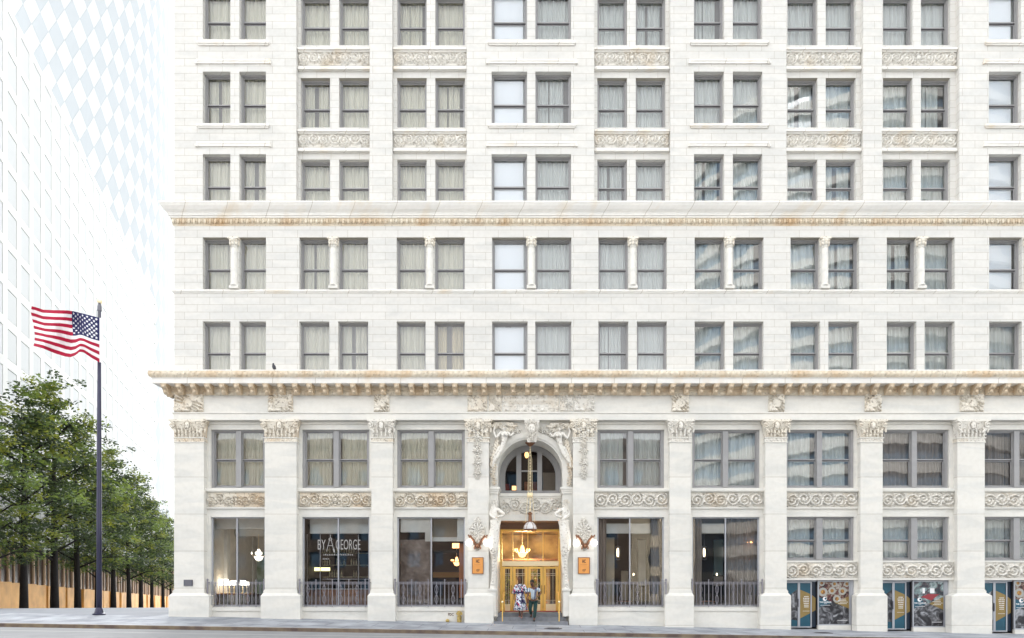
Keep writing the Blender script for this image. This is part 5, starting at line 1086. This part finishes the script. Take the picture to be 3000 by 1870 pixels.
skin('shirt', [Vector(v) for v in ((.01, .02, .86), (0, .02, 1.1), (0, .02, 1.30), (0, .015, 1.38), (-.17, .02, 1.375), (-.2, .0, 1.20), (.18, .02, 1.385), (.26, .05, 1.22))], [(0, 1), (1, 2), (2, 3), (2, 4), (4, 5), (2, 6), (6, 7)], [(.185, .145), (.17, .13), (.19, .135), (.11, .09), (.082, .082), (.085, .085), (.082, .082), (.085, .085)], STR, 1, parent=mn)
TRS = simple('green_trousers', (.010, .045, .042), .8, var=.3, scale=8)
skin('trousers', [Vector(v) for v in ((.01, .02, .97), (-.08, .02, .84), (-.14, -.02, .54), (-.088, .18, .28), (.09, .02, .84), (.08, -.06, .49), (.037, -.042, .13))], [(0, 1), (1, 2), (2, 3), (0, 4), (4, 5), (5, 6)], [(.175, .14), .112, .082, .062, .105, .082, .062], TRS, 1, parent=mn)
SHO = simple('shoe_black', (.012, .012, .014), .4); m = MB().mat(SHO); m.ell((.03, -.12, .03), (.05, .14, .035), 12, 6); m.ell((.035, -.05, .06), (.045, .06, .05), 10, 6); m.ell((-.105, .13, .185), (.05, .13, .035), 12, 6); m.ell((-.09, .2, .22), (.045, .06, .05), 10, 6); m.build('shoes', mn, smooth=True)
m = MB().mat(HAIR); c = Vector((-.055, -.075, 1.60)); m.ell(c + Vector((.005, .0, .065)), (.092, .105, .085), 12, 8); m.ell(c + Vector((-.02, -.07, -.075)), (.05, .04, .03), 10, 6); m.build('hair', mn, smooth=True)
m = MB().mat(SASHM); m.tube([(.08, -.10, 1.42), (.10, -.15, 1.3), (.085, -.15, 1.12), (.07, -.13, .96)], .018, 6); m.build('strap', mn)
# ================================================================ TREES, OFFICE BLOCK, GLASS TOWER
def zgr_(d): return EYE - 60.5 * d / F
BARK = simple('bark', (.014, .011, .010), .9, var=.4, scale=8)
def leafmat(name, c, t):
    m, n, l, p = nt(name); out = n['Material Output']; tc = n.new('ShaderNodeTexCoord'); no = n.new('ShaderNodeTexNoise'); no.inputs['Scale'].default_value = .8; l.new(tc.outputs['Object'], no.inputs['Vector'])
    cr = n.new('ShaderNodeValToRGB'); cr.color_ramp.elements[0].position = .35; cr.color_ramp.elements[0].color = rgb(tuple(v * .6 for v in c)); cr.color_ramp.elements[1].position = .65; cr.color_ramp.elements[1].color = rgb(c); l.new(no.outputs['Fac'], cr.inputs['Fac'])
    l.new(cr.outputs['Color'], p.inputs['Base Color']); p.inputs['Roughness'].default_value = .55; tr = n.new('ShaderNodeBsdfTranslucent'); tr.inputs['Color'].default_value = rgb(t); mx = n.new('ShaderNodeMixShader'); mx.inputs[0].default_value = .35
    l.new(p.outputs[0], mx.inputs[1]); l.new(tr.outputs[0], mx.inputs[2]); l.new(mx.outputs[0], out.inputs['Surface']); return m
LF = [leafmat('foliage_shade', (.042, .070, .038), (.09, .13, .04)), leafmat('foliage_mid', (.095, .160, .060), (.32, .42, .07)), leafmat('foliage_lit', (.14, .19, .045), (.45, .48, .06))]  # leaf tones differ by cluster to paint in mixed light and shade
def tree_proto(seed, H=14.8, Rm=4.3):
    rnd = random.Random(seed); t = MB().mat(BARK); lean = rnd.uniform(-.4, .4)
    tp = [(lean * 0, 0, -.3), (lean * .1, 0, 1.5), (lean * .3, 0, 3.2), (lean * .6, 0, 5.5), (lean, 0, 8.5), (lean * .8, 0, 12.5)]; t.tube(tp, [.26, .22, .19, .16, .11, .04], 10); limbs = []
    for k in range(16):
        z = 3.0 + k * .55; a = k * 2.4 + rnd.random(); ln = (3.9 - k * .16) * rnd.uniform(.75, 1.1); b = Vector((lean * z / 8.5, 0, z)); e_ = b + Vector((math.cos(a) * ln, math.sin(a) * ln, ln * (.28 + .04 * k))); md = (b + e_) / 2 + Vector((0, 0, ln * .08 + rnd.uniform(-.1, .3)))
        t.tube([b, md, e_], [.085 - .002 * k, .055, .02], 6); limbs.append((b, md, e_))
        for q in range(2): s_ = md + (e_ - md) * rnd.random(); t.tube([s_, s_ + Vector((rnd.uniform(-1, 1), rnd.uniform(-1, 1), rnd.uniform(0, .9)))], [.03, .01], 5)
    f = MB(); cl = []
    for b, md, e_ in limbs:
        for k in range(6): q = rnd.uniform(.35, 1.15); c = (b * (1 - q) + e_ * q) if q > .5 else (b * (1 - q) + md * q); cl.append((c + Vector((rnd.gauss(0, .6), rnd.gauss(0, .6), rnd.gauss(.1, .3))), rnd.uniform(.55, 1.0)))
    for k in range(70):
        z = 3.8 + (H - 4.2) * rnd.random() ** .9; rr = Rm * (1 - ((z - 5.5) / (H - 5.0)) ** 1.25 if z > 5.5 else .55 + .45 * (z - 3.8) / 1.7); a = rnd.random() * 6.283; q = rnd.uniform(.55, 1.08) * max(.15, rr); cl.append((Vector((q * math.cos(a) + lean * .6, q * math.sin(a), z)), rnd.uniform(.45, .95)))
    for k in range(9): z = H - 2.6 + k * .32; cl.append((Vector((lean * .8 + rnd.gauss(0, .8 * (1.25 - k / 14)), rnd.gauss(0, .7 * (1.2 - k / 14)), z)), rnd.uniform(.3, .55)))
    for c, r in cl:
        f.mat(LF[min(2, int(rnd.random() ** 1.5 * 2.9))]); n_ = int(62 * r)
        for k in range(n_):
            a = rnd.random() * 6.283; q = r * math.sqrt(rnd.random()); p_ = c + Vector((q * math.cos(a), q * math.sin(a), rnd.gauss(0, .16) - .12 * q)); d = Vector((rnd.gauss(0, 1), rnd.gauss(0, 1), rnd.gauss(-.1, .45))).normalized() * rnd.uniform(.10, .19); w_ = d.cross(Vector((rnd.gauss(0, .5), rnd.gauss(0, .5), 1))).normalized() * d.length * .5
            f.quad(p_ - d, p_ + w_, p_ + d, p_ - w_)
    return t, f
protos = []
for s_, Rm_ in ((3, 4.7), (11, 3.5), (29, 4.1)):
    t, f = tree_proto(s_, 14.8, Rm_); r = empty('tree', (0, 0, 0)); t.build('trunk', r, smooth=True); f.build('crown', r); protos.append(r)
rowt = [(-46, 36.5, .80, 'big leafy tree cut by the left edge of the picture'), (70, 42, .98, 'tall dark green tree with a thick leaning trunk, near the left picture edge'), (160, 47.5, 1.12, 'tall tree with a slender dark trunk, next left of the short thick forked one'),
        (228, 52, 1.03, 'leafy tree with a short thick forked trunk just left of the flagpole'), (285, 57.5, .85, 'tree whose trunk stands right behind the flagpole'), (332, 62.5, 1.04, 'tall peaked tree, first one right of the flagpole'),
        (378, 68, .97, 'thin forked tree, second right of the flagpole'), (413, 73.5, .95, 'middle sized tree, third right of the flagpole'), (445, 79, .88, 'small far tree, fourth right of the flagpole'), (478, 86, .85, 'smaller far tree, second from the hotel corner'), (500, 92, .8, 'smallest farthest tree, half hidden by the hotel corner pilaster')]
def place(i, x, d, s, lab, group):
    pr = protos[i % 3]; o = pr if i < 3 else copy_tree(pr); o.location = ((x - 1570) * d / F, d - 28, zgr_(d)); o.rotation_euler.z = i * 2.1; o.scale = (s, s, s); tag(o, lab, 'tree', group); return o
for i, (x, d, s, lab) in enumerate(rowt): place(i, x, d, s, lab, 'row of street trees beside the office block')
# white office block with copper coloured ground floor
ob = empty('office_building', (-40.05, 22, zgr_(50)), 'huge pale office block with square windows and a tan ground floor behind the trees', 'building'); O = Vector(ob.location)
WOFF = simple('office_panel', (.70, .705, .69), 1., var=.04, scale=.3, spec=0.); WG = simple('office_window', (.60, .62, .62), .8, var=.08, scale=.2, spec=.05); TANP = simple('tan_panel', (.85, .46, .13), .5, c2=(.60, .30, .08), scale=.7); PALEP = simple('pale_pier', (.60, .42, .28), .6); DG = simple('dark_glass', (.05, .035, .03), .2)
dv = Vector((-.357, 1, 0)); nv = Vector((1, .357, 0)).normalized()
W0 = lambda d, z, out=0.: tuple(Vector((-40.05, 22, 0)) + dv * (d - 50) + nv * out + Vector((0, 0, z)) - O)
m = MB().mat(WOFF); ztop = 46.5; zs0 = 6.2
def slab_(m, d0, d1, z0, z1, o0, o1):
    A = [W0(d0, z0, o1), W0(d1, z0, o1), W0(d1, z1, o1), W0(d0, z1, o1)]; B = [W0(d0, z0, o0), W0(d1, z0, o0), W0(d1, z1, o0), W0(d0, z1, o0)]
    m.mesh(A + B, [(0, 1, 2, 3), (7, 6, 5, 4), (0, 4, 5, 1), (1, 5, 6, 2), (2, 6, 7, 3), (3, 7, 4, 0)])
slab_(m, 28, 105, zs0, ztop, -22, -.18); rowh = 3.05; colw = 2.5
nr = int((ztop - zs0) / rowh); nc = int((105 - 28) / colw)
for r in range(nr + 1): z_ = zs0 + r * rowh; slab_(m, 28, 105, z_, min(z_ + .75, ztop), -.18, 0)
for c in range(nc + 1):
    d_ = 28 + c * colw; slab_(m, d_, min(105, d_ + .85), zs0 + .752, ztop - .002, -.18, -.003)
slab_(m, 28, 185, 4.9, 6.198, -14, .15); m.build('wall', ob)
wm0 = MB().mat(WG); slab_(wm0, 0, 1.5, 0, 2.1, -.175, -.15)
wmesh = None; rest = MB().mat(WG); cand = []
for r in range(nr):
    for c in range(nc):
        d_ = 28 + c * colw + .9; z_ = zs0 + r * rowh + .8; P3 = Vector(W0(d_, z_)) + O; yy_ = 1722 - (P3.z - EYE) * F / (P3.y + 28); xx_ = 1570 + P3.x * F / (P3.y + 28); cand.append(((0 if (-60 < xx_ < 460 and -40 < yy_ < 1500) else 1) * 1000 + d_ + abs(z_ - 18) * .3, d_, z_))
cand.sort()
base = Vector(W0(0, 0)) ; vs0 = None
m1 = MB().mat(WG); slab_(m1, 0, 1.55, 0, 2.2, -.175, -.03); m1.v = [tuple(Vector(v) - Vector(W0(0, 0))) for v in m1.v]; w1 = m1.build('window', ob); me1 = w1.data; bpy.data.objects.remove(w1)
for i, (k, d_, z_) in enumerate(cand):
    if i < 100: link('window', me1, ob, tuple(Vector(W0(d_, z_))))
    else: slab_(rest, d_, d_ + 1.55, z_, z_ + 2.2, -.175, -.03)
o = rest.build('window', ob); tag(o, kind='stuff')
m = MB().mat(TANP); k = 0; d_ = 30.
slab_(m, 30, 185, -8, 0, -1.2, -.3)
while d_ < 184:
    zg0 = zgr_(d_); 
    for q in range(int(colw / 2.5)): pass
    m.mat(TANP); slab_(m, d_, d_ + (2.3 if int(d_ / 2.5) % 3 else 1.9), zg0 - .5, zg0 + 2.0, -.5, -.08 - .1 * (int(d_ / 2.5) % 2)); m.mat(PALEP); slab_(m, d_, d_ + .22, zg0 + 2.002, 4.898, -.5, -.36); slab_(m, d_ + 1.25, d_ + 1.35, zg0 + 2.002, 4.898, -.5, -.42); d_ += 2.5
m.build('ground_floor_panels', ob)
m = MB().mat(DG); slab_(m, 30, 185, -6, 4.9, -.6, -.51); m.build('ground_floor_glass', ob)
# glass tower
GT1 = simple('tower_panel', (.62, .64, .64), .8, spec=.1); GT2 = simple('tower_glass', (.47, .50, .515), .6, spec=.1)
tw = empty('glass_tower', (-104.8, 107, -4.8), 'tall round tower clad in pale diamond shaped facets, fading into the bright sky', 'building'); m = MB(); Rt = 28.; NC, NR, hh = 150, 56, 2.7
def tv(c, r): a = 2 * math.pi * (c / NC); q = Rt - (.5 if (c + r) % 2 else 0); return (q * math.cos(a), q * math.sin(a), r * hh)
for r in range(0, NR - 1):
    for c in range(NC):
        if (c + r) % 2 == 0: m.mat(GT2 if (r % 2) else GT1); m.poly([tv(c, r), tv(c + 1, r + 1), tv(c, r + 2), tv(c - 1, r + 1)] if False else [(lambda a, z, q: (q * math.cos(a), q * math.sin(a), z))(2 * math.pi * (c + dc) / NC, (r + dr) * hh, Rt + (.35 if dr == 1 and dc == 0 else 0)) for dc, dr in ((0, 0), (.98, 1), (0, 2), (-.98, 1))])
m.build('facets', tw); m = MB().mat(GT1); m.lathe([(Rt - .3, 0), (Rt - .3, NR * hh), (0, NR * hh)], (0, 0, 0), 74); m.build('core', tw)
# ================================================================ ACROSS THE STREET (seen only mirrored in the window glass)
BND = simple('pale_band', (.34, .34, .33), .6); BGL = simple('blue_office_glass', (.06, .11, .17), .15, spec=.8)
t = empty('banded_tower', (52, -88, -1), 'curved white banded office tower mirrored in the right hand hotel windows', 'building'); m = MB().mat(BGL); m.lathe([(27.5, 0), (27.5, 74), (0, 74)], (0, 0, 0), 48); m.build('glass_wall', t)
m = MB().mat(BND)
for k in range(21): m.lathe([(27.5, k * 3.6), (28.2, k * 3.6 + .01), (28.2, k * 3.6 + 1.5), (27.5, k * 3.6 + 1.51)], (0, 0, 0), 48)
m.build('floor_bands', t)
CRM = simple('cream_stucco', (.62, .54, .40), .8, var=.1)
t = empty('cream_house', (21, -60, -1), 'cream stucco house with dark sash windows mirrored in the curtained shop window', 'building'); m = MB().mat(CRM); hs_ = [(-6 + k * 3.2, -4.6 + k * 3.2, 1.5 + r * 4., 4. + r * 4.) for k in range(2) for r in range(3)]
wall(m, -8, 0, 0, 14, hs_, 0, -.3); m.box(-8, 0, -10, -.35, 0, 13.9); m.box(-8.4, .4, -1, .4, 14, 14.6); m.v = [(x, y, z) for x, y, z in m.v]; m.build('wall', t); m = MB().mat(BGL)
for h in hs_: m.box(h[0], h[1], -.34, -.28, h[2], h[3])
m.build('windows', t)

BRK = simple('brown_brick', (.10, .075, .06), .8, var=.3); t = empty('brick_sky_blocker', (-28, -63, -1), 'long brown brick block opposite, only mirrored darkly in the street level glass', 'building'); hs_ = [(-44 + k * 3.4, -42.4 + k * 3.4, 1.5 + r * 3.8, 3.8 + r * 3.8) for k in range(26) for r in range(5)]  # added out of view to keep bright sky out of the lower glass
m = MB().mat(BRK); wall(m, -46, 46, 0, 22, hs_, 0, -.3); m.box(-46, 46, -12, -.36, 0, 21.9); m.box(-46.4, 46.4, -1, .4, 22, 22.8); m.build('wall', t); m = MB().mat(BGL)
for h in hs_: m.box(h[0], h[1], -.35, -.28, h[2], h[3])
m.build('windows', t)
# ================================================================ GROUND
PAVE = stone('sidewalk_concrete', (.36, .37, .40), joint=(1.5, 1.2, .012), vein=.25, seed=11)
def pave_mat():
    m, n, l, p = nt('pavement'); tc = n.new('ShaderNodeTexCoord')
    br = n.new('ShaderNodeTexBrick'); br.inputs['Scale'].default_value = 1; br.inputs['Brick Width'].default_value = 1.8; br.inputs['Row Height'].default_value = 1.2
    br.inputs['Mortar Size'].default_value = .012; br.inputs['Color1'].default_value = (.36, .38, .41, 1); br.inputs['Color2'].default_value = (.30, .32, .35, 1); br.inputs['Mortar'].default_value = (.12, .12, .13, 1)
    l.new(tc.outputs['Object'], br.inputs['Vector'])
    no = n.new('ShaderNodeTexNoise'); no.inputs['Scale'].default_value = 1.3; no.inputs['Detail'].default_value = 8; l.new(tc.outputs['Object'], no.inputs['Vector'])
    cr = n.new('ShaderNodeValToRGB'); cr.color_ramp.elements[0].position = .35; cr.color_ramp.elements[0].color = (.68, .68, .7, 1); cr.color_ramp.elements[1].position = .65; cr.color_ramp.elements[1].color = (1.15, 1.15, 1.15, 1)
    l.new(no.outputs['Fac'], cr.inputs['Fac']); mu = node(n, 'ShaderNodeMix', data_type='RGBA', blend_type='MULTIPLY'); mu.inputs[0].default_value = 1
    l.new(br.outputs['Color'], mu.inputs[6]); l.new(cr.outputs['Color'], mu.inputs[7]); l.new(mu.outputs[2], p.inputs['Base Color']); p.inputs['Roughness'].default_value = .8
    return m
PV = pave_mat(); YC = -3.5
PLZ = simple('plaza_stone', (.24, .255, .28), .8, var=.12, scale=.8)
def zcurb(X): return -.05 - .016 * X
def strip(mb, xs, ys, fz):
    nx, ny = len(xs), len(ys); mb.mesh([(x, y, fz(x, y)) for y in ys for x in xs], [(j * nx + i, j * nx + i + 1, (j + 1) * nx + i + 1, (j + 1) * nx + i) for j in range(ny - 1) for i in range(nx - 1)])
def zs(x, y): t = (y - YC) / -YC; return zcurb(x) * (1 - t) + zfac(x) * t
xs = [-60 + 4 * k for k in range(31)]
m = MB().mat(PV); strip(m, [x for x in xs if x >= -16], [YC, -1.7, 0, .8], zs); strip(m, [x for x in xs if x <= -16], [YC, -1.7, 0], zs)
m.mat(PLZ)
def zp(x, y): t = y / 8.; return zfac(x) * (1 - t) + (.431 + .0081 * (x + 28.8)) * t
strip(m, [-80, -60, -40, -30, -20, -12], [0, 4, 8], zp); tag(m.build('sidewalk'), kind='structure')
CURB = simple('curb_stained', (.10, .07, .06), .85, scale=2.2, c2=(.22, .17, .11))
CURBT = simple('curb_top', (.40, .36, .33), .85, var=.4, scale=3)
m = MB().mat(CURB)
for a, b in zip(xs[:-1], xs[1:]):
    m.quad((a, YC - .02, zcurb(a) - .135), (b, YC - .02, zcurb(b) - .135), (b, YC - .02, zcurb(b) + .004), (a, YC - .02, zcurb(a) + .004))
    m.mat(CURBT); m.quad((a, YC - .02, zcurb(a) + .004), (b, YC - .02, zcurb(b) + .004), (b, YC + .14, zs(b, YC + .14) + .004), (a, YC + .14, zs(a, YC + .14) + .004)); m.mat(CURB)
tag(m.build('curb'), kind='structure')
ROAD = simple('road_concrete', (.26, .265, .27), .85, var=.14, scale=1.2)
m = MB().mat(ROAD); strip(m, [-400, -60, 0, 60, 400], [-400, -60, YC - .01], lambda x, y: zcurb(x if abs(x) < 61 else math.copysign(60, x)) - .13); tag(m.build('road'), kind='structure')
LINE = simple('road_paint', (.42, .42, .42), .7)
m = MB().mat(LINE); yl = -5.3; m.quad((-60, yl, zcurb(-60) - .125), (60, yl, zcurb(60) - .125), (60, yl + .12, zcurb(60) - .125), (-60, yl + .12, zcurb(-60) - .125)); tag(m.build('lane_line'), kind='structure')
GR = simple('far_ground', (.34, .35, .36), .9, var=.2, scale=.5)
m = MB().mat(GR)
def zg_(x, y): return EYE - 60.5 * (y + 28) / F if y < 180 else EYE - 60.5 * 208 / F
m.mesh([(-500, 8, .30), (-12, 8, .45), (-12, 180, zg_(0, 180)), (-500, 180, zg_(0, 180)), (-1500, 180, zg_(0, 180)), (1500, 180, zg_(0, 180)), (1500, 1800, zg_(0, 180)), (-1500, 1800, zg_(0, 180))], [(0, 1, 2, 3), (4, 5, 6, 7)])
m.mesh([(-80, 0, .2), (-500, -3, .2), (-500, 8, .2), (-80, 8, .2)], [(0, 1, 2, 3)]); tag(m.build('ground'), kind='structure')
# ================================================================ SKY, SUN, CAMERA
w = bpy.data.worlds.new("World"); sc.world = w; w.use_nodes = True; n = w.node_tree.nodes; l = w.node_tree.links
sky = n.new('ShaderNodeTexSky'); sky.sky_type = 'NISHITA'; sky.sun_disc = False; SE, SA = 40, 226
sky.sun_elevation = R(SE); sky.sun_rotation = R(180 - SA); sky.dust_density = 3.; sky.air_density = 1.
hs = n.new('ShaderNodeHueSaturation'); hs.inputs['Saturation'].default_value = .1
l.new(sky.outputs[0], hs.inputs['Color']); l.new(hs.outputs[0], n['Background'].inputs['Color']); n['Background'].inputs['Strength'].default_value = .15
sd = bpy.data.lights.new('sun', 'SUN'); sd.energy = 3.; sd.angle = R(2); sd.color = (1, .96, .9); so = bpy.data.objects.new('sun', sd); col.objects.link(so)
d = Vector((math.sin(R(SA)) * math.cos(R(SE)), -math.cos(R(SA)) * math.cos(R(SE)), math.sin(R(SE)))); so.rotation_euler = d.to_track_quat('Z', 'Y').to_euler()
cd = bpy.data.cameras.new('camera'); cam = bpy.data.objects.new('camera', cd); col.objects.link(cam); sc.camera = cam
cam.location = (0, CY, EYE); cam.rotation_euler = (R(90), 0, 0); cd.sensor_width = 36; cd.lens = 36 * F / 3000; cd.shift_x = -70 / 3000; cd.shift_y = 787 / 3000; cd.clip_end = 4000
sc.view_settings.view_transform = 'Standard'; sc.view_settings.look = 'None'; sc.view_settings.exposure = 2.43; sc.view_settings.gamma = 1
sc.render.engine = 'CYCLES'; sc.cycles.max_bounces = 8; sc.cycles.transparent_max_bounces = 12
